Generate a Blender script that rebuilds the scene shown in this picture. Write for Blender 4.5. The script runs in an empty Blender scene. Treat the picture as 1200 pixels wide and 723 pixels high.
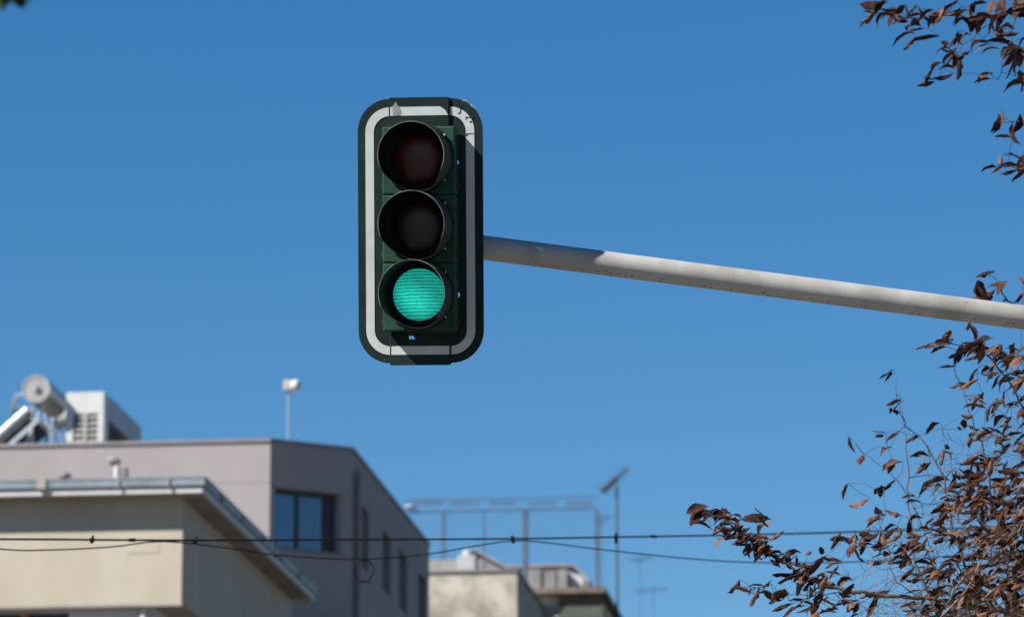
import bpy, bmesh, math, random
from mathutils import Vector, Matrix
R = math.radians
random.seed(7)
scene = bpy.context.scene
col = scene.collection
V = Vector

# ------------------------------------------------------------------ camera frame
F_PX, CX, CY, PITCH = 5000.0, 600.0, 361.5, R(12.6)
CAM = V((0, 0, 1.6))
FWD = V((0, math.cos(PITCH), math.sin(PITCH)))
UPV = V((0, -math.sin(PITCH), math.cos(PITCH)))

def ray(px, py):
    return FWD * F_PX + V((1, 0, 0)) * (px - CX) + UPV * (CY - py)

def at(px, py, Y):
    d = ray(px, py)
    return CAM + d * (Y / d.y)

def hit_z(px, py, z):
    d = ray(px, py)
    return CAM + d * ((z - CAM.z) / d.z)

def hit_plane(px, py, p, n):
    d = ray(px, py)
    return CAM + d * ((p - CAM).dot(n) / d.dot(n))

# ------------------------------------------------------------------ materials
def new_mat(name):
    m = bpy.data.materials.new(name)
    m.use_nodes = True
    nt = m.node_tree
    return m, nt, nt.nodes['Principled BSDF']

def mat(name, c, rough=.6, metal=0.0, var=0.12, scale=6.0, c2=None, spec=.5, bump=0.0, streak=0.0, detail=6, bscale=None):
    """base colour broken up by noise (c -> c2 stains), optional vertical streaks and bump"""
    m, nt, b = new_mat(name)
    N, L = nt.nodes, nt.links
    tc = N.new('ShaderNodeTexCoord')
    nz = N.new('ShaderNodeTexNoise'); nz.inputs['Scale'].default_value = scale; nz.inputs['Detail'].default_value = detail
    nz.inputs['Roughness'].default_value = .62
    src = tc.outputs['Object']
    if streak:
        mp = N.new('ShaderNodeMapping'); mp.inputs['Scale'].default_value = (1, 1, streak)
        L.new(src, mp.inputs['Vector']); src = mp.outputs['Vector']
    L.new(src, nz.inputs['Vector'])
    rp = N.new('ShaderNodeValToRGB')
    if c2 is None:
        lo = [x * (1 - var * 1.6) for x in c]; hi = [min(1, x * (1 + var)) for x in c]
    else:
        lo, hi = c2, c
    rp.color_ramp.elements[0].position = .36; rp.color_ramp.elements[1].position = .62
    rp.color_ramp.elements[0].color = (*lo, 1); rp.color_ramp.elements[1].color = (*hi, 1)
    L.new(nz.outputs['Fac'], rp.inputs['Fac'])
    L.new(rp.outputs['Color'], b.inputs['Base Color'])
    b.inputs['Roughness'].default_value = rough
    b.inputs['Metallic'].default_value = metal
    b.inputs['Specular IOR Level'].default_value = spec
    if bump:
        n2 = N.new('ShaderNodeTexNoise'); n2.inputs['Scale'].default_value = bscale or scale * 6; n2.inputs['Detail'].default_value = 5
        L.new(tc.outputs['Object'], n2.inputs['Vector'])
        bp = N.new('ShaderNodeBump'); bp.inputs['Strength'].default_value = bump; bp.inputs['Distance'].default_value = .01
        L.new(n2.outputs['Fac'], bp.inputs['Height']); L.new(bp.outputs['Normal'], b.inputs['Normal'])
    return m

M = {}
M['board'] = mat('board_paint', (.0125, .025, .023), .6, scale=7, spec=.1, c2=(.008, .017, .016), bump=.04)
M['board_rear'] = M['board']
M['seam'] = mat('seam_black', (.006, .007, .007), .8)
M['strip'] = mat('white_strip', (.46, .475, .46), .6, scale=14, spec=.2, c2=(.40, .405, .39), bump=.02)
M['chip'] = mat('bare_metal', (.19, .20, .21), .55, scale=40)
M['housing'] = mat('green_polycarbonate', (.020, .060, .038), .55, scale=8, spec=.1, c2=(.012, .040, .026), bump=.05)
M['visor_out'] = mat('visor_green', (.022, .027, .020), .65, scale=12, spec=.15, c2=(.012, .016, .012), bump=.05)
M['visor_in'] = mat('visor_matt_black', (.006, .007, .007), .8, scale=12, spec=.2)
M['rim'] = mat('rim_highlight', (.16, .15, .115), .6, scale=15, c2=(.05, .055, .042))  # paler than the visor: sun catching the edge, painted into the colour
M['galv'] = mat('galvanised', (.33, .34, .35), .5, metal=.6, scale=30)

def lens_mat(name, colr, emit=0.0, em=(0, 0, 0), grid=True):
    m, nt, b = new_mat(name)
    N, L = nt.nodes, nt.links
    b.inputs['Base Color'].default_value = (*colr, 1)
    b.inputs['Roughness'].default_value = .35
    tc = N.new('ShaderNodeTexCoord')
    w1 = N.new('ShaderNodeTexWave'); w1.wave_type = 'BANDS'; w1.bands_direction = 'Z'
    w1.inputs['Scale'].default_value = 24; w1.inputs['Distortion'].default_value = 1.6; w1.inputs['Detail'].default_value = 2; w1.inputs['Detail Scale'].default_value = 2.5
    w2 = N.new('ShaderNodeTexWave'); w2.wave_type = 'BANDS'; w2.bands_direction = 'X'
    w2.inputs['Scale'].default_value = 44; w2.inputs['Distortion'].default_value = .8
    L.new(tc.outputs['Object'], w1.inputs['Vector']); L.new(tc.outputs['Object'], w2.inputs['Vector'])
    mx = N.new('ShaderNodeMath'); mx.operation = 'MULTIPLY_ADD'; mx.inputs[1].default_value = .35
    L.new(w2.outputs['Fac'], mx.inputs[0]); L.new(w1.outputs['Fac'], mx.inputs[2])
    bp = N.new('ShaderNodeBump'); bp.inputs['Strength'].default_value = .5 if emit else .06; bp.inputs['Distance'].default_value = .003
    L.new(mx.outputs[0], bp.inputs['Height']); L.new(bp.outputs['Normal'], b.inputs['Normal'])
    if emit:
        nz = N.new('ShaderNodeTexNoise'); nz.inputs['Scale'].default_value = 60; nz.inputs['Detail'].default_value = 6; nz.inputs['Roughness'].default_value = .75
        L.new(tc.outputs['Object'], nz.inputs['Vector'])
        ad = N.new('ShaderNodeMath'); ad.operation = 'ADD'; L.new(mx.outputs[0], ad.inputs[0]); L.new(nz.outputs['Fac'], ad.inputs[1])
        mr = N.new('ShaderNodeMapRange'); mr.inputs['From Min'].default_value = .3; mr.inputs['From Max'].default_value = 1.9
        mr.inputs['To Min'].default_value = .22 * emit; mr.inputs['To Max'].default_value = 1.75 * emit
        L.new(ad.outputs[0], mr.inputs['Value'])
        vm = N.new('ShaderNodeVectorMath'); vm.operation = 'DISTANCE'; vm.inputs[1].default_value = (.5, .5, .5)
        L.new(tc.outputs['Generated'], vm.inputs[0])
        fr_ = N.new('ShaderNodeMapRange'); fr_.inputs['From Min'].default_value = .0; fr_.inputs['From Max'].default_value = .5
        fr_.inputs['To Min'].default_value = 2.0; fr_.inputs['To Max'].default_value = .6
        L.new(vm.outputs['Value'], fr_.inputs['Value'])
        ml_ = N.new('ShaderNodeMath'); ml_.operation = 'MULTIPLY'
        L.new(mr.outputs['Result'], ml_.inputs[0]); L.new(fr_.outputs['Result'], ml_.inputs[1])
        b.inputs['Emission Color'].default_value = (*em, 1)
        L.new(ml_.outputs[0], b.inputs['Emission Strength'])
    return m
M['lens_red'] = lens_mat('red_lens', (.055, .004, .005))
M['lens_amber'] = lens_mat('amber_lens', (.024, .009, .006))
M['lens_green'] = lens_mat('green_lens', (.01, .10, .07), 1.0, (.005, .205, .160))

# arm paint: white with small dark specks and grime
def arm_mat():
    m, nt, b = new_mat('mast_white_paint')
    N, L = nt.nodes, nt.links
    tc = N.new('ShaderNodeTexCoord')
    n1 = N.new('ShaderNodeTexNoise'); n1.inputs['Scale'].default_value = 5; n1.inputs['Detail'].default_value = 6
    L.new(tc.outputs['Object'], n1.inputs['Vector'])
    r1 = N.new('ShaderNodeValToRGB')
    r1.color_ramp.elements[0].position = .33; r1.color_ramp.elements[0].color = (.25, .232, .205, 1)
    r1.color_ramp.elements[1].position = .62; r1.color_ramp.elements[1].color = (.345, .333, .31, 1)
    L.new(n1.outputs['Fac'], r1.inputs['Fac'])
    n2 = N.new('ShaderNodeTexNoise'); n2.inputs['Scale'].default_value = 85; n2.inputs['Detail'].default_value = 4; n2.inputs['Roughness'].default_value = .7
    L.new(tc.outputs['Object'], n2.inputs['Vector'])
    r2 = N.new('ShaderNodeValToRGB')
    r2.color_ramp.elements[0].position =   .225; r2.color_ramp.elements[0].color = (1, 1, 1, 1)
    r2.color_ramp.elements[1].position = .25; r2.color_ramp.elements[1].color = (0, 0, 0, 1)
    L.new(n2.outputs['Fac'], r2.inputs['Fac'])
    mx = N.new('ShaderNodeMixRGB'); mx.inputs['Color2'].default_value = (.06, .05, .042, 1)
    L.new(r2.outputs['Color'], mx.inputs['Fac']); L.new(r1.outputs['Color'], mx.inputs['Color1'])
    L.new(mx.outputs['Color'], b.inputs['Base Color'])
    b.inputs['Roughness'].default_value = .6
    b.inputs['Specular IOR Level'].default_value = .15
    return m
M['arm'] = arm_mat()
M['arm_chip'] = mat('fresh_white', (.65, .65, .63), .5)
M['grime'] = mat('black_grime', (.035, .03, .026), .9, scale=60)

M['cream'] = mat('cream_render', (.395, .346, .27), .9, scale=1.1, c2=(.352, .303, .23), streak=.3, bump=.1)
M['white_paint'] = mat('white_paint', (.48, .465, .445), .7, scale=2, var=.05)
M['lower_wall'] = mat('white_render_shade_tint', (.52, .52, .56), .9, scale=1.2, var=.05)  # white wall; the bluish cast of its shade is mixed into the colour
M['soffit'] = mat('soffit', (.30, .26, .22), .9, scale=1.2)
M['gutter'] = mat('zinc_gutter', (.22, .26, .285), .5, metal=.2, scale=2.5, c2=(.15, .18, .20))
M['roof_felt'] = mat('roof_felt', (.22, .22, .22), .9, scale=1)
M['lilac'] = mat('lilac_grey_render', (.275, .244, .238), .9, scale=.7, c2=(.255, .226, .222), streak=.4, bump=.1)
M['lilac_joint'] = mat('render_joint', (.23, .205, .205), .9)
M['coping'] = mat('brown_grey_coping', (.19, .165, .165), .6, scale=2)
M['frame_dark'] = mat('dark_window_frame', (.035, .035, .04), .45)
M['pipe_dark'] = mat('dark_downpipe', (.15, .135, .14), .6)
M['shutter'] = mat('dark_shutter', (.05, .047, .05), .6)
M['wood'] = mat('orange_wood', (.36, .14, .05), .6, scale=5)
def glass_mat(name, c, rough=.06):
    m, nt, b = new_mat(name)
    b.inputs['Base Color'].default_value = (*c, 1)
    b.inputs['Metallic'].default_value = 1.0
    b.inputs['Roughness'].default_value = rough
    return m
M['glass'] = glass_mat('tinted_glass', (.17, .19, .22))
M['glass_dark'] = glass_mat('dark_glass', (.05, .055, .065), .15)
M['concrete'] = mat('stained_pale_render', (.43, .395, .325), .95, scale=1.5, c2=(.235, .21, .16), detail=8, bump=.3)
M['concrete_grey'] = mat('grey_concrete', (.27, .255, .24), .95, scale=.8, c2=(.15, .145, .135), bump=.2)
M['tile'] = mat('terracotta_tile', (.36, .29, .26), .9, scale=3, c2=(.24, .19, .165), bump=.3)
M['brown_slab'] = mat('brown_slab', (.17, .125, .095), .9, scale=1.3, c2=(.10, .078, .06))
M['awning'] = mat('dark_green_awning', (.035, .042, .03), .8, scale=2)
M['metal_white'] = mat('white_sheet_metal', (.46, .455, .44), .5, scale=2, var=.06)
M['metal_grey'] = mat('grey_sheet_metal', (.27, .275, .29), .5, scale=2)
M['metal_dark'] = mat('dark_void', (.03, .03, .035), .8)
M['slat'] = mat('louvre_slat', (.30, .29, .27), .6)
M['tank'] = mat('brushed_tank', (.40, .375, .35), .42, metal=.45, scale=3, c2=(.31, .29, .27))
M['alu'] = mat('aluminium', (.52, .53, .54), .35, metal=.6, scale=5)
M['collector'] = mat('collector_glass', (.03, .035, .05), .12, scale=3)
M['steel_blue'] = mat('weathered_steel', (.08, .11, .155), .8, spec=.1, scale=3)
M['antenna'] = mat('antenna_metal', (.075, .066, .062), .7, spec=.2, scale=4)
M['wire'] = mat('black_cable', (.008, .008, .009), .7, spec=.2)
M['bark'] = mat('grey_brown_bark', (.12, .09, .068), .9, scale=22, spec=.1, c2=(.055, .04, .03), bump=.5)
M['twig'] = mat('twig_bark', (.085, .058, .043), .9, scale=18, spec=.1, c2=(.035, .024, .019))
M['tan_twig'] = mat('tan_twig_bark', (.21, .15, .11), .9, scale=30, spec=.1, c2=(.11, .075, .055))
M['ground'] = mat('asphalt', (.075, .062, .048), .95, scale=.3, var=.2)
M['pavement'] = mat('paving', (.26, .24, .21), .95, scale=.8, var=.15)

def leaf_mat(name, dark, mid, light):
    m, nt, b = new_mat(name)
    N, L = nt.nodes, nt.links
    at_ = N.new('ShaderNodeAttribute'); at_.attribute_name = 'tint'
    tc = N.new('ShaderNodeTexCoord')
    nz = N.new('ShaderNodeTexNoise'); nz.inputs['Scale'].default_value = 38; nz.inputs['Detail'].default_value = 4
    L.new(tc.outputs['Object'], nz.inputs['Vector'])
    ad = N.new('ShaderNodeMath'); ad.operation = 'MULTIPLY_ADD'; ad.inputs[1].default_value = .7
    L.new(nz.outputs['Fac'], ad.inputs[0]); L.new(at_.outputs['Fac'], ad.inputs[2])
    rp = N.new('ShaderNodeValToRGB')
    e = rp.color_ramp.elements
    e[0].position = .28; e[0].color = (*dark, 1)
    e[1].position = 1.25; e[1].color = (*light, 1)
    e.new(.75).color = (*mid, 1)
    L.new(ad.outputs[0], rp.inputs['Fac'])
    L.new(rp.outputs['Color'], b.inputs['Base Color'])
    b.inputs['Roughness'].default_value = .75
    b.inputs['Specular IOR Level'].default_value = .1
    tr = N.new('ShaderNodeBsdfTranslucent'); L.new(rp.outputs['Color'], tr.inputs['Color'])
    ms = N.new('ShaderNodeMixShader'); ms.inputs['Fac'].default_value = .12
    L.new(b.outputs['BSDF'], ms.inputs[1]); L.new(tr.outputs['BSDF'], ms.inputs[2])
    L.new(ms.outputs['Shader'], N['Material Output'].inputs['Surface'])
    return m
M['leaf'] = leaf_mat('dry_brown_leaf', (.018, .0082, .0056), (.050, .0215, .0132), (.155, .074, .043))
M['leaf_green'] = leaf_mat('dark_green_leaf', (.015, .03, .012), (.03, .06, .02), (.05, .09, .03))

# ------------------------------------------------------------------ mesh collector
class MB:
    def __init__(self):
        self.v, self.f, self.mi, self.t, self.sm = [], [], [], [], []
        self.cur = 0; self.tint = 0.0
    def add(self, vs, fs, smooth=False):
        o = len(self.v)
        self.v += [V(p) for p in vs]; self.t += [self.tint] * len(vs)
        for f in fs:
            self.f.append([i + o for i in f]); self.mi.append(self.cur); self.sm.append(smooth)
    def quad(self, a, b, c, d): self.add([a, b, c, d], [(0, 1, 2, 3)])
    def box(self, o, ex, ey, ez):
        """box from corner o with edge vectors"""
        p = [o, o + ex, o + ex + ey, o + ey]; p += [q + ez for q in p]
        fs = [(3, 2, 1, 0), (4, 5, 6, 7), (0, 1, 5, 4), (1, 2, 6, 5), (2, 3, 7, 6), (3, 0, 4, 7)]
        if ex.cross(ey).dot(ez) < 0: fs = [f[::-1] for f in fs]
        self.add(p, fs)
    def cbox(self, c, ax, ay, az, sx, sy, sz):
        self.box(c - ax * sx / 2 - ay * sy / 2 - az * sz / 2, ax * sx, ay * sy, az * sz)
    def tube(self, pts, radii, n=8, cap=True, smooth=True):
        pts = [V(p) for p in pts]
        if not hasattr(radii, '__len__'): radii = [radii] * len(pts)
        rings, prev = [], None
        for i, p in enumerate(pts):
            d = (pts[min(i + 1, len(pts) - 1)] - pts[max(i - 1, 0)]).normalized()
            if prev is None:
                a = d.orthogonal().normalized()
            else:
                a = prev - d * prev.dot(d)
                a = a.normalized() if a.length > 1e-6 else d.orthogonal().normalized()
            prev = a; b = d.cross(a)
            rings.append([p + (a * math.cos(2 * math.pi * k / n) + b * math.sin(2 * math.pi * k / n)) * radii[i] for k in range(n)])
        vs = [q for r in rings for q in r]
        fs = []
        for i in range(len(rings) - 1):
            for k in range(n):
                fs.append((i * n + k, i * n + (k + 1) % n, (i + 1) * n + (k + 1) % n, (i + 1) * n + k))
        self.add(vs, fs, smooth)
        if cap:
            self.add(rings[0][::-1], [tuple(range(n))]); self.add(rings[-1], [tuple(range(n))])
    def lathe(self, c, axis, prof, n=32, smooth=True, a0=None):
        """prof = [(radius, along)]"""
        axis = axis.normalized(); a = (a0 or axis.orthogonal()).normalized(); b = axis.cross(a)
        vs = []
        for r, h in prof:
            vs += [c + axis * h + (a * math.cos(2 * math.pi * k / n) + b * math.sin(2 * math.pi * k / n)) * r for k in range(n)]
        fs = []
        for i in range(len(prof) - 1):
            for k in range(n):
                fs.append((i * n + k, i * n + (k + 1) % n, (i + 1) * n + (k + 1) % n, (i + 1) * n + k))
        self.add(vs, fs, smooth)
    def build(self, name, mats, parent=None, bevel=0.0):
        me = bpy.data.meshes.new(name)
        off = V((0, 0, 0)); p = parent
        while p is not None: off += p.location; p = p.parent
        me.from_pydata([tuple(q - off) for q in self.v], [], self.f)
        for m_ in (mats if isinstance(mats, (list, tuple)) else [mats]): me.materials.append(m_)
        me.polygons.foreach_set('material_index', self.mi)
        me.polygons.foreach_set('use_smooth', self.sm)
        if any(self.t):
            at_ = me.attributes.new('tint', 'FLOAT', 'POINT'); at_.data.foreach_set('value', self.t)
        me.update()
        o = bpy.data.objects.new(name, me); col.objects.link(o)
        if parent is not None: o.parent = parent
        if bevel:
            bm = bmesh.new(); bm.from_mesh(me)
            bmesh.ops.remove_doubles(bm, verts=bm.verts, dist=1e-5)
            bm.to_mesh(me); bm.free()
            md = o.modifiers.new('bevel', 'BEVEL'); md.width = bevel; md.segments = 2; md.limit_method = 'ANGLE'
        return o

def tag(o, label=None, cat=None, group=None, kind=None):
    if label: o['label'] = label
    if cat: o['category'] = cat
    if group: o['group'] = group
    if kind: o['kind'] = kind
    return o

def empty(name, loc, label, cat, group=None):
    o = bpy.data.objects.new(name, None); col.objects.link(o)
    o.location = loc; o.empty_display_size = .2
    return tag(o, label, cat, group)

# ------------------------------------------------------------------ ground
g = MB(); g.quad(V((-3000, -3000, 0)), V((3000, -3000, 0)), V((3000, 3000, 0)), V((-3000, 3000, 0)))
tag(g.build('ground', M['ground']), kind='structure')
g = MB(); g.box(V((1.6, -20, .0)), V((10, 0, 0)), V((0, 85, 0)), V((0, 0, .13)))
tag(g.build('pavement', M['pavement']), kind='structure')

# ------------------------------------------------------------------ traffic signal
K = .5 / 148.0
PSI, TILT = R(7.0), R(11.0)
bn = V((-math.sin(PSI) * math.cos(TILT), -math.cos(PSI) * math.cos(TILT), -math.sin(TILT)))
br = V((math.cos(PSI), -math.sin(PSI), 0))
bu = bn.cross(br)
ROLL = R(1.0)
br, bu = br * math.cos(ROLL) - bu * math.sin(ROLL), bu * math.cos(ROLL) + br * math.sin(ROLL)
BO = CAM + ray(493, 270.5) * (16.9 / F_PX)
def bp_(x, y, d=0.0): return BO + br * x + bu * y + bn * d
def bpx(px, py, d=0.0): return bp_((px - 493) * K, (270.5 - py) * K, d)

sig = empty('traffic_signal', BO - V((0, 0, .55)), 'dark green three lamp traffic signal with white bordered backboard showing green', 'traffic light')

def rrect(x0, x1, y0, y1, r, n=12):
    pts = []
    for cx, cy, a0 in ((x1 - r, y1 - r, 0), (x0 + r, y1 - r, 90), (x0 + r, y0 + r, 180), (x1 - r, y0 + r, 270)):
        for i in range(n + 1):
            a = R(a0 + 90 * i / n); pts.append((cx + r * math.cos(a), cy + r * math.sin(a)))
    return pts
def circ(x, y, r, n=14, sy=1.0): return [(x + r * math.cos(2 * math.pi * i / n), y + sy * r * math.sin(2 * math.pi * i / n)) for i in range(n)]
def lx(px): return (px - 493) * K
def ly(py): return (270.5 - py) * K

def plate(name, loops, d0, d1, mats, parent):
    """flat plate with holes: 2D curve filled and extruded, turned into a mesh on the board's plane"""
    cu = bpy.data.curves.new(name + '_outline', 'CURVE'); cu.dimensions = '2D'; cu.fill_mode = 'BOTH'; cu.extrude = (d1 - d0) / 2
    for lp in loops:
        sp = cu.splines.new('POLY'); sp.points.add(len(lp) - 1); sp.use_cyclic_u = True
        for q, (x, y) in zip(sp.points, lp): q.co = (x, y, 0, 1)
    tmp = bpy.data.objects.new(name + '_outline', cu); col.objects.link(tmp)
    me = bpy.data.meshes.new_from_object(tmp, depsgraph=bpy.context.evaluated_depsgraph_get())
    bpy.data.objects.remove(tmp); bpy.data.curves.remove(cu)
    off = V((0, 0, 0)); p = parent
    while p is not None: off += p.location; p = p.parent
    zc = (d0 + d1) / 2
    for v in me.vertices:
        v.co = bp_(v.co.x, v.co.y, v.co.z + zc) - off
    me.materials.clear()
    me.materials.append(mats)
    me.name = name
    o = bpy.data.objects.new(name, me); col.objects.link(o); o.parent = parent
    return o

W2, H2 = .25, 155 * K
holes = [circ(lx(536.2), ly(191), 2.6 * K), circ(lx(536.8), ly(346), 2.4 * K, sy=1.3),
         [(lx(459), ly(389)), (lx(459), ly(391.8)), (lx(468), ly(391.8)), (lx(466), ly(389))],
         [(lx(478.5), ly(393.5)), (lx(478.5), ly(397.5)), (lx(486.5), ly(397.5)), (lx(484), ly(393.5))]]
# board (a little irregular at its upper right corner where the sheet is dented)
bo = plate('backboard', [rrect(-W2, W2, -H2, H2, 38 * K)] + holes, -.004, .004, M['board'], sig)
so = [rrect(-W2 + 9.2 * K, W2 - 9.8 * K, -H2 + 9.8 * K, H2 - 10 * K, 29 * K), rrect(-W2 + 19.2 * K, W2 - 19.8 * K, -H2 + 19.8 * K, H2 - 20.2 * K, 19 * K)]
plate('white_border', so, .0045, .006, M['strip'], bo)
# screwed-on middle panels, top and bottom
for y0, y1, py in ((114.2, 149.5, 0), (390.5, 428, 1)):
    hl = [] if py == 0 else holes[2:]
    def rect(a, b, c, d): return [(lx(a), ly(c)), (lx(b), ly(c)), (lx(b), ly(d)), (lx(a), ly(d))]
    pn = plate('cover_panel', [rect(457.6, 527.2, y0, y1)] + hl, .0095, .013, M['board'], bo)
    plate('panel_gap', [rect(456.2, 528.8, y0 + .9, y1 - .9)] + hl, .0072, .0088, M['seam'], pn)
    sy0, sy1 = (125.3, 135.6) if py == 0 else (405.6, 415.6)
    plate('border_strip', [rect(458.2, 526.6, sy0, sy1)], .0135, .0145, M['strip'], pn)
    if py == 0:
        drop = [(464.5, 119), (466.3, 122), (469.5, 126), (471, 130), (470, 134.5), (466, 136), (461.5, 134.5), (460.8, 130), (461, 124), (463, 122.5)]
        plate('bare_patch', [[(lx(a), ly(b)) for a, b in drop]], .0148, .0155, M['chip'], pn)
        tri = [(517, 125.2), (526.4, 125.2), (526.4, 135.2), (524.5, 131), (521, 127.5)]
        plate('bare_patch', [[(lx(a), ly(b)) for a, b in tri]], .0148, .0155, M['board'], pn)
    else:
        pass
# cracks in the border's upper right corner, chips along the edge
for pts in ([(540.5, 125.5), (541.8, 125.5), (541.6, 133.5), (538, 134.6), (537.8, 133.4), (540.4, 132.6)],
            [(547, 137.8), (556.5, 137.8), (556.5, 139), (548.2, 139.3), (548.2, 141.5), (547, 141.5)],
            [(551.5, 143), (554, 142.6), (554.4, 144.6), (552, 145)],
            [(547.5, 157.4), (556.6, 157.1), (556.6, 157.9), (550, 158.2), (548, 161), (547.3, 160.6)]):
    plate('crack', [[(lx(a), ly(b)) for a, b in pts]], .0063, .0068, M['seam'], bo)
for pts in ([(543.5, 117), (549, 117.6), (547.5, 120), (543.8, 119.4)], [(551.8, 121.5), (556.5, 125.2), (558.8, 128.8), (554, 126), (552, 123.4)],
            [(448.5, 421.5), (449.5, 420.6), (450.3, 421.8)], [(514, 417), (515.6, 416.4), (516, 418.3), (514.6, 418.6)]):
    plate('edge_chip', [[(lx(a), ly(b)) for a, b in pts]], .0045, .0052, M['chip'], bo)

# housing: three stacked sections with rounded edges, collar, hinge lugs
HX = .0065
pitch = 79.6 * K
lc_y = [ly(266.6) + pitch, ly(266.6), ly(266.6) - pitch]
names_ = ['red', 'amber', 'green']
for i in range(3):
    cy = ly(269.4) + (1 - i) * pitch
    m = MB()
    w, h, d0, d1 = .289, pitch - .0018, .014, .098
    c = bp_(HX, cy, (d0 + d1) / 2)
    m.cbox(c, br, bu, bn, w, h, d1 - d0)
    hs = m.build('lamp_housing', M['housing'], sig, bevel=.006)
    if i == 0: hs['label'] = 'top lamp housing holding the unlit red lamp'
    elif i == 1: hs['label'] = 'middle lamp housing holding the unlit amber lamp'
    else: hs['label'] = 'bottom lamp housing holding the lit green lamp'
    for sgn in (-1, 1):
        for q in (-.36, .3):
            m = MB()
            m.tube([bp_(HX + sgn * .148, cy + q * pitch - .012, .07), bp_(HX + sgn * .148, cy + q * pitch + .012, .07)], .006, 8)
            m.cbox(bp_(HX + sgn * .143, cy + q * pitch, .07), br, bu, bn, .012, .016, .012)
            m.build('hinge_lug', M['visor_out'], hs)
    m = MB()   # door seam frame: raised rim round the section's face
    lyc = lc_y[i]
    lc = bp_(HX, lyc, 0)
    m.lathe(lc, bn, [(.141, .0975), (.139, .106), (.132, .108), (.130, .104), (.104, .1035), (.102, .100)], 56, a0=bu)
    m.build('lamp_collar', M['visor_in'], hs)
    m = MB()   # lens dome
    prof = [(.1035 * math.sin(R(a)) if a < 90 else .1035, .100 + .022 * math.cos(R(a))) for a in range(90, -1, -9)]
    prof[-1] = (.0004, prof[-1][1])
    m.lathe(lc, bn, prof, 56, a0=bu)
    ln = m.build('lens', M['lens_' + names_[i]], hs)
    ln['label'] = ['dark unlit red lens', 'dark unlit amber lens', 'glowing teal green lens'][i]
    # cut-away tunnel visor: full length on top and sides, swept back below
    L0 = .215
    def length(a):   # a = angle from the top, 0..pi
        t = max(0.0, min(1.0, (a - R(112)) / R(48)))
        return L0 * (1 - .80 * (t * t * (3 - 2 * t)) ** .9)
    nA, nS = 72, 7
    def shell(r0, r1, flip):
        vs, fs = [], []
        for k in range(nA):
            th = 2 * math.pi * k / nA
            a = abs((th + math.pi) % (2 * math.pi) - math.pi)
            for s in range(nS + 1):
                q = s / nS; dd = .098 + q * length(a); rr = r0 + (r1 - r0) * (dd - .098) / L0
                vs.append(bp_(HX + rr * math.sin(th), lyc + rr * math.cos(th), dd))
        n1 = nS + 1
        for k in range(nA):
            k2 = (k + 1) % nA
            for s in range(nS):
                f = (k * n1 + s, k2 * n1 + s, k2 * n1 + s + 1, k * n1 + s + 1)
                fs.append(f if not flip else f[::-1])
        return vs, fs
    m = MB()
    ov, of = shell(.1345, .1315, False); m.add(ov, of, True)
    m.cur = 0
    iv, _f = shell(.1315, .1288, True)
    n1 = nS + 1
    rim_v, rim_f = [], []
    for k in range(nA): rim_v += [ov[k * n1 + nS], iv[k * n1 + nS]]
    for k in range(nA):
        k2 = (k + 1) % nA; rim_f.append((2 * k, 2 * k2, 2 * k2 + 1, 2 * k + 1))
    m.cur = 2
    m.add(rim_v, rim_f)
    m.cur = 1
    m.add(iv, _f, True)
    vo = m.build('visor', [M['visor_out'], M['visor_in'], M['rim']], hs)
    for ang in (50, 130, 230, 310):    # fixing screws on the visor's flange
        m = MB()
        m.lathe(bp_(HX + .1375 * math.sin(R(ang)), lyc + .1375 * math.cos(R(ang)), .106), bn, [(.005, 0), (.005, .006), (.0005, .008)], 8)
        m.build('visor_screw', M['galv'], vo)
# latch on top of the upper section
m = MB()
m.cbox(bpx(499, 147, .06), br, bu, bn, .022, .014, .03)
m.cbox(bpx(506, 146, .06), br, bu, bn, .006, .020, .02)
m.build('latch', M['visor_out'], sig, bevel=.002)
# foot bracket under the lowest section
m = MB()
m.cbox(bpx(505, 389.6, .04), br, bu, bn, .19, .010, .045)
m.build('foot_bracket', M['seam'], sig, bevel=.002)

# ------------------------------------------------------------------ mast
ARM_R = .0490
D_ARM = .112
Ytip = bp_(0, 0, -D_ARM).y
p_tip = at(497, 281.3, Ytip + .03)
p_r = at(1200, 372.0, Ytip + .26)
adir = (p_r - p_tip).normalized()
p_pole = p_tip + adir * ((3.25 - p_tip.x) / adir.x)
mast = empty('signal_mast', V((p_pole.x, p_pole.y, .13)), 'long white sloping mast arm with dark specks behind the backboard', 'signal mast')
m = MB()
ns = 60
m.tube([p_tip.lerp(p_pole, i / ns) for i in range(ns + 1)], [ARM_R * (1 - .0 * i / ns) for i in range(ns + 1)], 40)
arm = m.build('mast_arm', M['arm'], mast)
m = MB()
m.tube([V((p_pole.x, p_pole.y, .13)), V((p_pole.x, p_pole.y, p_pole.z + .35))], [.10, .075], 32)
m.build('pole', M['arm'], mast)
m = MB(); m.cbox(V((p_pole.x, p_pole.y, .145)), V((1, 0, 0)), V((0, 1, 0)), V((0, 0, 1)), .4, .4, .03)
m.build('base_plate', M['galv'], mast)
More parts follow.
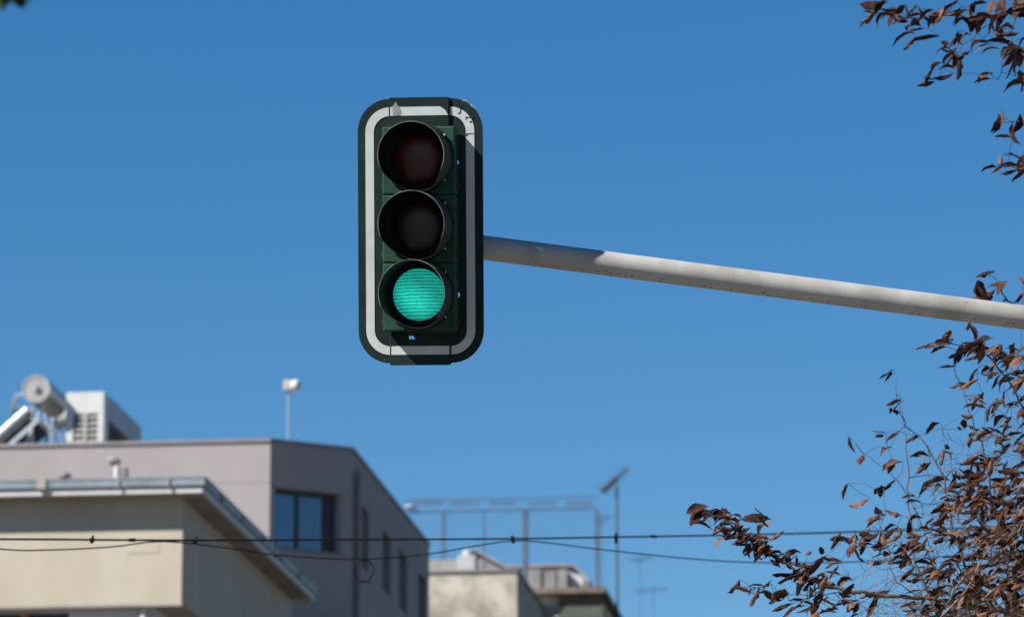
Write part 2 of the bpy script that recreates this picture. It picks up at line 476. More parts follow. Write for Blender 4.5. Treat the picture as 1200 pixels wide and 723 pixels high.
# bird-shaped paint flake and grime specks that stick to the arm
asid = adir.cross(V((0, 0, 1))).normalized()
if asid.y > 0: asid = -asid
aup = asid.cross(adir).normalized()
if aup.z < 0: aup = -aup
def on_arm(t, ang, lift=.0006):
    c = p_tip + adir * t
    return c + (asid * math.cos(ang) + aup * math.sin(ang)) * (ARM_R + lift)
def arm_patch(mb, t, ang, pts):
    """pts: (along m, around m)"""
    mb.add([on_arm(t + a, ang + b / ARM_R) for a, b in pts], [tuple(range(len(pts)))])
arm_of = lambda px: (at(px, 281.3 + (px - 497) * .129, Ytip + .1) - p_tip).dot(adir)
m = MB()
arm_patch(m, arm_of(630), R(18), [(-.018, .012), (-.006, .008), (.004, -.001), (.016, -.006), (.014, -.011), (.002, -.008), (-.007, .0), (-.014, .007)])
m.build('paint_flake', M['arm_chip'], arm)
m = MB()
rs = random.Random(3)
for i in range(110):
    px = rs.uniform(570, 1230)
    ang = R(rs.choice([rs.uniform(-75, -45), rs.uniform(-75, -50), rs.uniform(-40, 50)]))
    s = rs.uniform(.001, .0034)
    if ang > R(-42): s *= .6
    n = 7
    st = rs.uniform(.8, 2.4)
    arm_patch(m, arm_of(px), ang, [(s * st * math.cos(2 * math.pi * k / n) * rs.uniform(.6, 1.2), s * math.sin(2 * math.pi * k / n) * rs.uniform(.6, 1.2)) for k in range(n)])
tag(m.build('grime', M['grime'], arm), kind='stuff')
# clamp between board and arm
m = MB()
cj = p_tip + adir * .06
m.tube([cj - adir * .055, cj + adir * .055], ARM_R + .010, 28)
back = bp_(0, (cj - BO).dot(bu), -.004)
m.cbox((cj + back) / 2, br, bu, bn, .07, .09, (cj - back).dot(-bn))
m.build('arm_clamp', M['galv'], mast, bevel=.002)

# ------------------------------------------------------------------ buildings: shared frame
AZ = R(6.4)
EU = V((math.cos(AZ), -math.sin(AZ), 0)); EV = V((math.sin(AZ), math.cos(AZ), 0)); EZ = V((0, 0, 1))

def wall(mb, o, ex, L, z0, z1, holes=(), depth=.3, inward=None):
    """wall sheet on the vertical plane through o along unit ex, s in 0..L, with rectangular openings and reveals"""
    ss = sorted({0, L, *[h[0] for h in holes], *[h[1] for h in holes]})
    zs = sorted({z0, z1, *[h[2] for h in holes], *[h[3] for h in holes]})
    P = lambda s, z, d=0: V((o.x, o.y, 0)) + ex * s + V((0, 0, z)) + (inward * d if inward else V((0, 0, 0)))
    for a, b in zip(ss, ss[1:]):
        for c, d in zip(zs, zs[1:]):
            if any(h[0] <= a and b <= h[1] and h[2] <= c and d <= h[3] for h in holes): continue
            mb.quad(P(a, c), P(b, c), P(b, d), P(a, d))
    for s0, s1, c, d in holes:
        mb.quad(P(s0, c), P(s1, c), P(s1, c, depth), P(s0, c, depth))
        mb.quad(P(s0, d), P(s0, d, depth), P(s1, d, depth), P(s1, d))
        mb.quad(P(s0, c), P(s0, c, depth), P(s0, d, depth), P(s0, d))
        mb.quad(P(s1, c), P(s1, d), P(s1, d, depth), P(s1, c, depth))

# ---- cream building (near left)
C0 = at(214.5, 582.0, 75)
OV = .42
zc = C0.z
zb = hit_plane(214, 706, C0, EV).z            # underside of the projecting top storey
cream = empty('apartment_building', V((C0.x, C0.y, 0)), 'cream apartment block with wide white eave and grey gutter at lower left', 'building')
LEN, DEP = 9.0, 12.0
def cb(u, v, z): return V((C0.x, C0.y, 0)) + EU * u + EV * v + V((0, 0, z))
m = MB()
wall(m, cb(-LEN, 0, 0), EU, LEN, zb, zc)
wall(m, cb(0, 0, 0), EV, DEP, zb, zc)
wall(m, cb(0, DEP, 0), -EU, LEN, zb, zc)
wall(m, cb(-LEN, DEP, 0), -EV, DEP, zb, zc)
m.quad(cb(-LEN, 0, zb), cb(-LEN, DEP, zb), cb(0, DEP, zb), cb(0, 0, zb))
m.build('wall', M['cream'], cream)
m = MB()   # thin drip edge under the wall
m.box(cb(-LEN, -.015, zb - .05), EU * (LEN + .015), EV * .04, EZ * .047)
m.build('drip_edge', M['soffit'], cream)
m = MB()   # eave slab
m.box(cb(-LEN - OV, -OV, zc + .001), EU * (LEN + 2 * OV), EV * (DEP + 2 * OV), EZ * .125)
sl = m.build('eave', [M['white_paint']], cream)
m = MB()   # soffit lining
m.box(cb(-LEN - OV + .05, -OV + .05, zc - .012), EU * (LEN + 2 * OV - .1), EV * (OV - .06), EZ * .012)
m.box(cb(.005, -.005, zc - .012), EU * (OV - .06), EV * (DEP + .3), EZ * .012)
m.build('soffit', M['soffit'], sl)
m = MB()   # gutter on the eave edge, with a lip
gp = .05
z1 = zc + .13
m.box(cb(-LEN - OV, -OV - gp, z1), EU * (LEN + 2 * OV + gp), EV * .12, EZ * .12)
m.box(cb(OV - .07, -OV + .075, z1), EU * .12, EV * (DEP + 2 * OV - .1), EZ * .12)
m.box(cb(-LEN - OV, -OV - gp - .012, z1 + .122), EU * (LEN + 2 * OV + gp + .02), EV * .14, EZ * .03)
m.box(cb(OV - .07, -OV + .095, z1 + .122), EU * .14, EV * (DEP + 2 * OV - .12), EZ * .03)
gt = m.build('gutter', M['gutter'], cream)
for u in (-2.55, -1.1, -.2):
    m = MB(); m.box(cb(u, -OV - gp - .03, z1 - .02), EU * (.16 if u < -2 else .035), EV * .03, EZ * (.20 if u < -2 else .15)); m.build('gutter_bracket', M['soffit'], gt)
for v in (1.2, 3.4, 5.6, 7.8, 10):
    m = MB(); m.box(cb(OV + .053, v, z1 - .01), EU * .03, EV * .05, EZ * .15); m.build('gutter_bracket', M['soffit'], gt)
m = MB(); m.box(cb(-LEN, 0, zc + .127), EU * LEN, EV * DEP, EZ * .05); m.build('roof', M['roof_felt'], cream)
# recessed lower storeys
RC = .32
m = MB()
uw0 = (hit_plane(81, 715, cb(0, RC, 0), EV) - cb(0, RC, 0)).dot(EU)
uw1 = uw0 - 2.6
lo_holes = [(LEN - 1 + uw1, LEN - 1 + uw0, zb - 1.6, zb - .03)]
wall(m, cb(-LEN + 1, RC, 0), EU, LEN - 1.0 - .55, 0, zb - .003, [(uw1 + LEN - 1, uw0 + LEN - 1, zb - 1.6, zb - .08)], .25, EV)
wall(m, cb(-.55, RC, 0), EV, DEP - RC - .8, 0, zb - .003)
wall(m, cb(-.55, DEP - .8, 0), -EU, LEN - 1.55, 0, zb - .003)
wall(m, cb(-LEN + 1, DEP - .8, 0), -EV, DEP - RC - .8, 0, zb - .003)
m.build('lower_wall', M['lower_wall'], cream)
m = MB()
m.quad(cb(uw1, RC + .2, zb - 1.6), cb(uw0, RC + .2, zb - 1.6), cb(uw0, RC + .2, zb - .08), cb(uw1, RC + .2, zb - .08))
wd = m.build('window', M['glass_dark'], cream)
m = MB()
uo = (hit_plane(28, 715, cb(0, RC, 0), EV) - cb(0, RC, 0)).dot(EU)
m.box(cb(uo - .07, RC + .05, zb - 1.6), EU * .14, EV * .10, EZ * 1.53)
m.build('wooden_post', M['wood'], wd)
for u in (uw1, uw1 + 1.3, uw0 - .05):
    m = MB(); m.box(cb(u, RC + .15, zb - 1.6), EU * .05, EV * .045, EZ * 1.52); m.build('mullion', M['frame_dark'], wd)
m = MB()
ud = (hit_plane(168, 715, cb(0, .12, 0), EV) - cb(0, .12, 0)).dot(EU)
m.tube([cb(ud, .14, 0), cb(ud, .14, zb - .055)], .06, 14)
m.build('downpipe', M['white_paint'], cream)
m = MB()   # old repair patch on the wall
a = hit_plane(150, 648, C0, EV); b = hit_plane(185, 640, C0, EV)
m.box(V((a.x, a.y, a.z)) - EV * .006, EU * ((b - a).dot(EU)), EV * .0055, EZ * .02)
m.box(V((b.x, b.y, a.z)) - EV * .006, EU * .02, EV * .0055, EZ * (b.z - a.z + .06))
m.build('crack_line', mat('patched_render', (.33, .285, .215), .9), cream)

# roof fittings on the cream building
zr = zc + .18
pv = hit_plane(137, 560, cb(0, .9, 0), EV)
vent = empty('roof_vent', V((pv.x, pv.y, zr)), 'small white cowled vent pipe standing on the cream roof', 'roof vent')
m = MB()
base = V((pv.x, pv.y, zr))
topz = hit_plane(137, 545, base, EV).z
m.tube([base, V((pv.x, pv.y, topz - .02))], .055, 16)
m.build('vent_pipe', M['metal_white'], vent)
m = MB()
cc = V((pv.x, pv.y, topz))
hood = []
for i in range(9):
    a = R(150 - 18 * i)
    hood.append(cc + EU * (math.cos(a) * .09 - .07) + EZ * (math.sin(a) * .06 + .02))
m.tube(hood, [.075, .085, .09, .09, .085, .08, .07, .06, .055], 14)
m.cur = 1
m.lathe(hood[0], (hood[0] - hood[1]).normalized(), [(.001, .004), (.07, .004)], 14)
m.build('cowl', [M['concrete_grey'], M['metal_dark']], vent)
m = MB()
m.box(cc + EU * .058 - EV * .08 - EZ * .25, EU * .14, EV * .16, EZ * .2)
m.build('vent_box', M['pipe_dark'], vent, bevel=.02)
pv2 = hit_plane(76, 557, cb(0, .5, 0), EV)
m = MB()
b2 = V((pv2.x, pv2.y, zr))
m.tube([b2, V((b2.x, b2.y, pv2.z + .0))], .05, 12)
m.lathe(V((b2.x, b2.y, pv2.z)), EZ, [(.12, -.03), (.12, .0), (.09, .035), (.03, .055), (.001, .058)], 18)
tag(m.build('vent_cap', M['pipe_dark']), 'low grey mushroom vent cap near the gutter edge of the cream roof', 'roof vent')

# ---- lilac building (behind)
A0 = at(317, 517.5, 90)
zA = A0.z
B0 = hit_z(413, 528.0, zA)
D0 = hit_z(503, 640, zA)
ex_c = (B0 - A0); Lc = ex_c.length; ex_c.normalize()
# keep the chamfer just turned away from the sun
ex_s = (D0 - B0); Ls = ex_s.length; ex_s.normalize()
nc = V((ex_c.y, -ex_c.x, 0)); nsd = V((ex_s.y, -ex_s.x, 0))
lil = empty('apartment_building', V((A0.x, A0.y, 0)), 'lilac grey apartment block with dark coping and angled corner behind the cream one', 'building')
LW = 11.0
Lfar = A0 - EU * LW
def s_of(px, py, o, ex, n): return (hit_plane(px, py, o, n) - o).dot(ex)
def z_of(px, py, o, n): return hit_plane(px, py, o, n).z
m = MB()
wall(m, Lfar, EU, LW, 0, zA)
# chamfer with the wide window
ws0 = s_of(321.5, 600, A0, ex_c, nc); ws1 = s_of(400, 600, A0, ex_c, nc)
wz1 = z_of(322, 570.5, A0, nc); wz0 = z_of(322, 640.5, A0, nc)
winrect = (ws0, ws1, wz0, wz1)
wall(m, A0, ex_c, Lc, 0, zA, [winrect, (ws0, ws1, wz0 - 3.1, wz1 - 3.1), (ws0, ws1, wz0 - 6.2, wz1 - 6.2)], .38, -nc)
side_h = []
for (pa, pb) in ((424, 432), (448.5, 458), (468, 477.5), (490.5, 499.5)):
    sa, sb = s_of(pa, 640, B0, ex_s, nsd), s_of(pb, 640, B0, ex_s, nsd)
    side_h.append([sa, sb])
sz1 = z_of(426, 594, B0, nsd); sz0 = z_of(426, 665, B0, nsd)
side_h = [(a, b, sz0, sz1) for a, b in side_h]
wall(m, B0, ex_s, Ls, 0, zA, side_h + [(a, b, c - 3.1, d - 3.1) for a, b, c, d in side_h], .28, -nsd)
Eb = D0 - EU * (LW + Lc * .8 - 1.0)
wall(m, D0, -EU, (LW + Lc * .8 - 1.0), 0, zA)
b1 = Eb; e1 = (Lfar - b1)
wall(m, b1, e1.normalized(), e1.length, 0, zA)
m.build('wall', M['lilac'], lil)
m = MB()
m.add([q - EZ * .35 for q in (Lfar, A0, B0, D0, Eb)], [(0, 1, 2, 3, 4)])
m.build('roof', M['roof_felt'], lil)
def ribbon(mb, path, z, h, out, inn):
    """band of height h following wall corners, mitred"""
    k = len(path)
    nrm = []
    for i in range(k - 1):
        e = (path[i + 1] - path[i]).normalized(); nrm.append(V((e.y, -e.x, 0)))
    offs = []
    for i in range(k):
        if i == 0: n = nrm[0]
        elif i == k - 1: n = nrm[-1]
        else:
            n = (nrm[i - 1] + nrm[i]).normalized(); n = n / max(.3, n.dot(nrm[i]))
        offs.append(n)
    vs = []
    for p, n in zip(path, offs):
        b = V((p.x, p.y, z))
        vs += [b + n * out, b + n * out + EZ * h, b - n * inn + EZ * h, b - n * inn]
    fs = []
    for i in range(k - 1):
        for j in range(4):
            fs.append((i * 4 + j, (i + 1) * 4 + j, (i + 1) * 4 + (j + 1) % 4, i * 4 + (j + 1) % 4))
    fs += [(3, 2, 1, 0), tuple((k - 1) * 4 + j for j in range(4))]
    mb.add(vs, fs)
m = MB(); ribbon(m, [Lfar, A0, B0, D0], zA + .002, .07, .04, .25); m.build('coping', M['coping'], lil)
zj = z_of(316, 565, A0, EV)
m = MB()
ribbon(m, [Lfar, A0, A0 + ex_c * (ws0)], zj, .022, .004, .02)
ribbon(m, [A0 + ex_c * ws1, B0, D0], zj - .0, .022, .004, .02)
ribbon(m, [Lfar, A0, B0, D0], zj - 2.75, .03, .004, .02)
m.build('render_joint', M['lilac_joint'], lil)
# windows
for k, dz in enumerate((0, -3.1, -6.2)):
    q0, q1, a, b = ws0, ws1, wz0 + dz, wz1 + dz
    P = lambda s, z, d: V((A0.x, A0.y, 0)) + ex_c * s - nc * d + EZ * z
    m = MB()
    wdt = q1 - q0
    m.box(P(q0, a, .30), ex_c * wdt, -nc * .06, EZ * .07); m.box(P(q0, b - .07, .30), ex_c * wdt, -nc * .06, EZ * .07)
    for s in (0, .42, .83): m.box(P(q0 + wdt * s, a + .071, .30), ex_c * .07, -nc * .06, EZ * (b - a - .142))
    m.box(P(q0 + wdt * .855, a + .071, .28), ex_c * (wdt * .145), -nc * .07, EZ * (b - a - .142))
    w_ = m.build('window', M['frame_dark'], lil)
    if k == 0: w_['label'] = 'wide dark framed window reflecting blue sky'
    m = MB(); m.quad(P(q0 + .03, a + .03, .345), P(q1 - .03, a + .03, .345), P(q1 - .03, b - .03, .345), P(q0 + .03, b - .03, .345))
    m.build('pane', M['glass'], w_)
    m = MB(); m.box(P(q0 - .05, a - .045, -.05), ex_c * (wdt + .1), -nc * .38, EZ * .042); m.build('sill', M['coping'], w_)
for (s0, s1, a, b) in side_h + [(a, b, c - 3.1, d - 3.1) for a, b, c, d in side_h]:
    P = lambda s, z, d: V((B0.x, B0.y, 0)) + ex_s * s - nsd * d + EZ * z
    m = MB()
    for s in (s0, s1 - .06): m.box(P(s, a, .2), ex_s * .06, -nsd * .06, EZ * (b - a))
    m.box(P(s0 + .062, b - .06, .2), ex_s * (s1 - s0 - .124), -nsd * .06, EZ * .06)
    m.box(P(s0 + .062, a, .2), ex_s * (s1 - s0 - .124), -nsd * .06, EZ * .06)
    w_ = m.build('window', M['frame_dark'], lil)
    m = MB(); m.quad(P(s0, a, .25), P(s1, a, .25), P(s1, b, .25), P(s0, b, .25)); m.build('pane', M['glass_dark'], w_)
m = MB()
sp = s_of(419, 640, B0, ex_s, nsd)
pp = V((B0.x, B0.y, 0)) + ex_s * .25 + nsd * .09
ztop = z_of(418, 566, B0, nsd)
m.tube([pp, V((pp.x, pp.y, ztop))], .065, 14)
m.box(V((pp.x, pp.y, ztop - .02)) - EU * .1 - EV * .08, EU * .18, EV * .16, EZ * .2)
m.build('downpipe', M['pipe_dark'], lil)

# ---- roof plant on the lilac building
zroof = zA - .35
def on_roof(px, py, v):
    """point seen at px,py on the plane v metres behind the front parapet"""
    return hit_plane(px, py, A0 + EV * v, EV)
def span(pa, pb, v): return (on_roof(pb, 500, v) - on_roof(pa, 500, v)).dot(EU)

# ventilation cabinet
v0 = 2.0
f0 = on_roof(76.5, 519, v0); f1 = on_roof(122, 458.7, v0)
wv = (f1 - f0).dot(EU); zt = f1.z
cab = empty('ventilation_unit', V((f0.x, f0.y, zroof)), 'white rooftop ventilation cabinet with louvred front on the lilac block', 'ventilation unit')
fo = V((f0.x, f0.y, 0))
CD = 4.1
l0 = span(76.5, 85, v0); l1 = span(76.5, 114, v0)
zl1 = on_roof(90, 484.5, v0).z
m = MB()
wall(m, fo, EU, wv, zroof, zt, [(l0, l1, zroof + .25, zl1)], .06, EV)
m.quad(fo + EZ * zt, fo + EU * wv + EZ * zt, fo + EU * wv + EV * .5 + EZ * zt, fo + EV * .5 + EZ * zt)
m.quad(fo + EU * wv + EZ * zroof, fo + EU * wv + EV * .5 + EZ * zroof, fo + EU * wv + EV * .5 + EZ * zt, fo + EU * wv + EZ * zt)
m.quad(fo + EZ * zroof, fo + EV * .5 + EZ * zroof, fo + EV * .5 + EZ * zt, fo + EZ * zt)
m.build('front_casing', M['metal_white'], cab)
m = MB()
zs = on_roof(122, 487, v0).z
m.box(fo + EU * .02 + EV * .505 + EZ * zs, EU * (wv - .0), EV * (CD - .5), EZ * (zt - zs - .01))
m.build('duct', M['metal_grey'], cab)
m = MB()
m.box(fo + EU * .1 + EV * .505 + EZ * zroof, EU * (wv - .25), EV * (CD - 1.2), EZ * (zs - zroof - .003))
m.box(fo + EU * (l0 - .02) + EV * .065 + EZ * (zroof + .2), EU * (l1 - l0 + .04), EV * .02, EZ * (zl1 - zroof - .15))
m.build('recess_shade', M['metal_dark'], cab)  # near-black colour paints the shade under the duct and behind the slats
nrow = 5
hh = (zl1 - on_roof(90, 519, v0).z) / nrow
m = MB()
zz = zl1
k = 0
while zz - hh > zroof + .2:
    p = fo + EU * l0 + EZ * (zz - hh * .95) + EV * .004
    m.box(p, EU * (l1 - l0), EV * .055 + EZ * hh * .55, EZ * .018)
    m.box(p - EV * .0 + EZ * (hh * .0), EU * (l1 - l0), EV * .012, EZ * hh * .25)
    zz -= hh
m.box(fo + EU * ((l0 + l1) / 2 - .035) - EV * .003 + EZ * (zroof + .25), EU * .07, EV * .02, EZ * (zl1 - zroof - .25))
m.build('louvre', M['slat'], cab)

# solar water heater
v1 = 1.6
tc_ = on_roof(42.5, 455.5, v1)
rt = 17.2 * 91.5 / 5000
hot = empty('solar_water_heater', V((tc_.x, tc_.y, zroof)), 'solar water heater with horizontal steel tank above tilted collectors', 'water heater')
m = MB()
TL = 1.75
m.lathe(tc_, EV, [(rt, .0), (rt, TL)], 36)
m.lathe(tc_, EV, [(.002, -.004), (rt * .86, -.004), (rt * .87, -.02), (rt, -.02), (rt, 0)], 36, smooth=False)
m.lathe(tc_ + EV * TL, EV, [(rt, 0), (.002, .01)], 36, smooth=False)
tk = m.build('tank', M['tank'], hot)
m = MB(); m.lathe(tc_ - EV * .03, EV, [(.001, -.035), (.075, -.03), (.08, .0)], 16); m.cbox(tc_ - EV * .06 - EU * .05 + EZ * .06, EU, EV, EZ, .09, .03, .05)
m.build('tank_flange', M['alu'], tk)
ca = on_roof(30, 476, v1); cb_ = on_roof(-22, 522, v1)
cdir = (ca - cb_); cl = cdir.length; cdir.normalize()
cn = V((0, 0, 0)) + EV.cross(cdir).normalized()
if cn.z < 0: cn = -cn
for j in range(2):
    o = cb_ + EV * (.05 + j * 1.0) - cdir * .2
    m = MB()
    m.box(o - cn * .10, cdir * (cl + .2), EV * .92, cn * .10)
    pnl = m.build('collector', M['alu'] , hot, bevel=.01)
    m = MB(); m.box(o + cdir * .05 + EV * .04 + cn * .002, cdir * (cl + .1), EV * .84, cn * .004); m.build('collector_glass', M['collector'], pnl)
    m = MB(); m.box(o - cn * .24 + cdir * .1, cdir * cl, EV * .9, cn * .138); m.build('collector_back', M['metal_dark'], pnl)
m = MB(); m.box(cb_ - cdir * .1 - cn * .46, cdir * (cl + .15), EV * .06, cn * .09); m.build('rail', M['alu'], hot)
for vv in (.15, 1.55):
    m = MB()
    q = tc_ + EV * vv
    for du, lean in ((.10, .62), (-.1, -.1)):
        m.tube([q - EZ * (rt + .0) + EU * du, V((q.x, q.y, zroof)) + EU * lean], .032, 6)
    m.tube([V((q.x, q.y, zroof + .35)) - EU * 1.2, V((q.x, q.y, zroof + .55)) + EU * .45], .026, 6)
    m.tube([q + EU * .1 - EZ * .35, V((q.x, q.y, zroof)) - EU * .55], .026, 6)
    m.build('stand', M['alu'], hot)
m = MB()
m.tube([tc_ + EV * .4 - EU * rt * .7 + EZ * .0, tc_ + EV * .4 - EU * (rt + .18) - EZ * .05, tc_ + EV * .4 - EU * (rt + .3) - EZ * .3, ca + EV * .4 + cn * .04], .028, 8)
m.build('pipe', M['metal_grey'], hot)

# second pale tank further back
t2 = on_roof(66, 487, 4.2)
tank2 = empty('water_tank', V((t2.x, t2.y, zroof)), 'pale rounded water tank half hidden behind the white ventilation cabinet', 'water tank')
m = MB()
m.lathe(t2 + EU * .3, -EU, [(.002, -.62), (.2, -.58), (.30, -.45), (.31, .3), (.27, .36), (.002, .4)], 28)
m.build('tank_shell', M['metal_white'], tank2)
m = MB()
for du in (-.05, .55):
    m = MB(); m.tube([t2 + EU * du - EZ * .28, V((t2.x, t2.y, zroof)) + EU * du], .03, 6); m.build('leg', M['metal_grey'], tank2)

# thin dish rim at the far left
dd = on_roof(13, 472, 3.2)
dish = empty('satellite_dish', V((dd.x, dd.y, zroof)), 'pale satellite dish seen nearly edge on left of the steel tank', 'satellite dish')
m = MB()
ax = (EU * -.93 - EV * .25 + EZ * .22).normalized()
m.lathe(dd + EU * .03, ax, [(.002, -.06), (.10, -.053), (.17, -.033), (.23, 0), (.236, .004), (.235, -.006), (.17, -.042), (.10, -.062), (.002, -.07)], 28)
m.build('reflector', M['metal_white'], dish)
m = MB(); m.tube([V((dd.x, dd.y, zroof)) + EU * .08, dd + EU * .08 - EZ * .02, dd + EU * .04], .02, 8); m.build('dish_pole', M['metal_grey'], dish)

# lamp-headed roof mast
ml = on_roof(337.5, 518, 6.5)
mt = on_roof(337.5, 452, 6.5)
lm = empty('roof_mast', V((ml.x, ml.y, zroof)), 'slender rooftop mast with small white drum on top above the lilac corner', 'mast')
m = MB(); m.tube([V((ml.x, ml.y, zroof)), V((ml.x, ml.y, mt.z + .12))], .022, 10); m.build('pole', M['galv'], lm)
m = MB(); hc = V((ml.x, ml.y, mt.z)) + EU * .1
hx = (EU * .95 - EV * .3 - EZ * .06).normalized()
m.lathe(hc, hx, [(.002, -.02), (.11, -.02), (.13, .02), (.135, .12), (.11, .16), (.05, .18), (.002, .185)], 22); m.build('drum', M['white_paint'], lm)
m = MB(); m.cbox(V((ml.x, ml.y, mt.z)) - EU * .02, EU, EV, EZ, .18, .16, .26); m.build('mount_box', mat('beige_box', (.34, .31, .25), .7), lm, bevel=.03)

# ---- stained pale building beyond
P0 = at(606, 669.5, 112)
zP = P0.z
con = empty('apartment_building', V((P0.x, P0.y, 0)), 'pale stained apartment block with flat roof between the lilac one and the far brown roof', 'building')
def pb_(u, v, z): return V((P0.x, P0.y, 0)) + EU * u + EV * v + V((0, 0, z))
ZR = EZ * (-1)
m = MB()
wall(m, pb_(-9, 0, 0), EU, 9, 0, zP); wall(m, pb_(0, 0, 0), EV, 11, 0, zP); wall(m, pb_(0, 11, 0), -EU, 9, 0, zP); wall(m, pb_(-9, 11, 0), -EV, 11, 0, zP)
m.build('wall', M['concrete'], con)
m = MB(); m.box(pb_(-9.04, -.05, zP + .002), EU * 9.09, EV * 11.1, EZ * .06); m.build('roof', M['coping'], con)
def onP(px, py, v): return hit_plane(px, py, P0 + EV * v, EV)
# parapet block and chimney on it
m = MB()
q0 = onP(500, 668, 1.5); q1 = onP(538, 655, 1.5)
m.box(V((q0.x, q0.y, zP + .065)), EU * (q1 - q0).dot(EU), EV * .8, EZ * (q1.z - zP - .065)); m.build('parapet', M['concrete_grey'], con)
m = MB()
q0 = onP(536, 668, 1.2); q1 = onP(557.5, 650, 1.2); wq = (q1 - q0).dot(EU)
m.box(V((q0.x, q0.y, zP + .063)), EU * wq, EV * wq, EZ * (q1.z - zP - .063))
ch = m.build('chimney', mat('dull_white', (.33, .33, .325), .8, scale=3), con, bevel=.03)
m = MB(); m.lathe(V((q0.x, q0.y, q1.z)) + EU * wq * .5 + EV * wq * .5, EZ, [(wq * .32, 0), (wq * .32, .1), (wq * .22, .17), (.01, .2)], 18); m.build('chimney_cap', M['metal_grey'], ch)

# ---- house with a tiled ridge between them
far = at(575, 668, 124)
hs = empty('tiled_house', V((far.x, far.y, 0)), 'low pitched tiled roof with grey parapet showing between the pale and brown blocks', 'building')
def onF(px, py, v=0): return hit_plane(px, py, far + EV * v, EV)
m = MB()
r = [onF(545, 647), onF(558, 646.5), onF(592, 665.5), onF(650, 664), onF(672, 664), onF(690, 682), onF(690, 690), onF(545, 690)]
rb = [p + EV * 6 for p in r]
n = len(r)
m.add(r + rb, [tuple(range(n))[::-1], tuple(range(n, 2 * n))] + [(i, (i + 1) % n, n + (i + 1) % n, n + i) for i in range(n)])
m.build('gable', M['concrete_grey'], hs)
m = MB()
pts = r[:6]
for a, b in zip(pts, pts[1:]):
    d = (b - a).normalized(); up = V((0, 0, 0)) + (EV.cross(d)); up = up if up.z > 0 else -up
    m.box(a - EV * .15 + up * .004, (b - a), EV * 6.3, up * .05)
m.build('roof', M['tile'], hs)
m = MB()
z0_ = onF(620, 800).z
m.box(V((r[0].x, r[0].y, 0)) + EV * .02, EU * ((r[5] - r[0]).dot(EU)), EV * 5.9, EZ * (r[7].z - .002)); m.build('wall', M['concrete'], hs)
m = MB()
for pa, pb2, ya in ((612, 634, 666.5), (637, 651, 668), (653, 664, 667)):
    a = onF(pa, ya, -1.2); b = onF(pb2, 690, -1.2)
    m.box(V((a.x, a.y, b.z - .3)), EU * (b - a).dot(EU), EV * .9, EZ * (a.z - b.z + .3))
m.build('parapet', M['concrete_grey'], hs)
m = MB()
a = onF(664, 668, -.9); b = onF(684, 682, -.9)
m.box(V((a.x, a.y, b.z)), EU * (b - a).dot(EU) - EZ * .25, EV * .8, EZ * (a.z - b.z))
m.build('skylight', M['white_paint'], hs, bevel=.04)

# ---- brown-roofed building
G0 = at(709, 687, 118)
zG = G0.z
brn = empty('apartment_building', V((G0.x, G0.y, 0)), 'brown slab roofed block with dark green awning below the tall antenna', 'building')
def gb(u, v, z): return V((G0.x, G0.y, 0)) + EU * u + EV * v + V((0, 0, z))
def onG(px, py, v=.35): return hit_plane(px, py, G0 + EV * v, EV)
gw = -(onG(627, 690) - G0).dot(EU)
m = MB(); m.box(gb(-gw - 2, 0, zG - .16), EU * (gw + 2), EV * 9, EZ * .16); m.build('roof', M['brown_slab'], brn)
m = MB()
wall(m, gb(-gw - 1.8, .4, 0), EU, gw + 1.6, 0, zG - .163); wall(m, gb(-.2, .4, 0), EV, 8.2, 0, zG - .163); wall(m, gb(-.2, 8.6, 0), -EU, gw + 1.6, 0, zG - .163); wall(m, gb(-gw - 1.8, 8.6, 0), -EV, 8.2, 0, zG - .163)
m.build('wall', M['concrete'], brn)
m = MB()
ub = (onG(655, 700) - G0).dot(EU)
for i in range(4):
    m.box(gb(ub, .26, zG - .235 - i * .075), EU * (-ub - .1), EV * .06 - EZ * .03, EZ * .055)
m.build('louvred_blind', M['brown_slab'], brn)
m = MB()
zaw = onG(690, 707).z
uq = (onG(664, 707) - G0).dot(EU)
m.add([gb(uq, .39, zaw), gb(-.1, .39, zaw), gb(-.0, -.75, zaw - .55), gb(uq - .15, -.75, zaw - .55),
       gb(uq, .39, zaw - .03), gb(-.1, .39, zaw - .03), gb(-.0, -.75, zaw - .75), gb(uq - .15, -.75, zaw - .75)],
      [(0, 1, 2, 3), (7, 6, 5, 4), (0, 4, 5, 1), (1, 5, 6, 2), (2, 6, 7, 3), (3, 7, 4, 0)])
m.build('awning', M['awning'], brn)

# ---- rooftop sign frame
Yf = 114.5
S0 = at(519, 665, Yf)
frm = empty('rooftop_frame', V((S0.x, S0.y, zP + .06)), 'open steel sign frame of posts and rails on the far roofs', 'sign frame')
def onS(px, py): return hit_plane(px, py, S0, EV)
for px, w, yb in ((519.5, .10, 668), (567.5, .035, 668), (615.5, .135, 690), (700, .115, 690)):
    a = onS(px, 598); b = onS(px, yb)
    m = MB(); m.cbox(V((a.x, a.y, (a.z + b.z) / 2)), EU, EV, EZ, w, w, a.z - b.z); m.build('post', M['steel_blue'], frm)
m = MB()
a = onS(478, 599.5); b = onS(701, 599.5)
m.tube([a, V((b.x, b.y, a.z))], .028, 6); m.build('rail', M['steel_blue'], frm)
m = MB()
a = onS(473, 586); b = onS(701, 586)
m.tube([a, V((b.x, b.y, a.z))], .016, 6); m.build('rail', M['steel_blue'], frm)
for pa, pc in ((485, 519), (527, 562), (573, 607), (619, 653), (663, 695)):
    a = onS(pa, 592); b = onS(pc, 587.5)
    m = MB(); m.box(V((a.x, a.y, a.z)), EU * (b - a).dot(EU), EV * .03, EZ * .045)
    m.box(V((a.x, a.y, b.z)), EU * (b - a).dot(EU), EV * .03, EZ * .03)
    m.build('name_board', M['steel_blue'], frm)
m = MB()
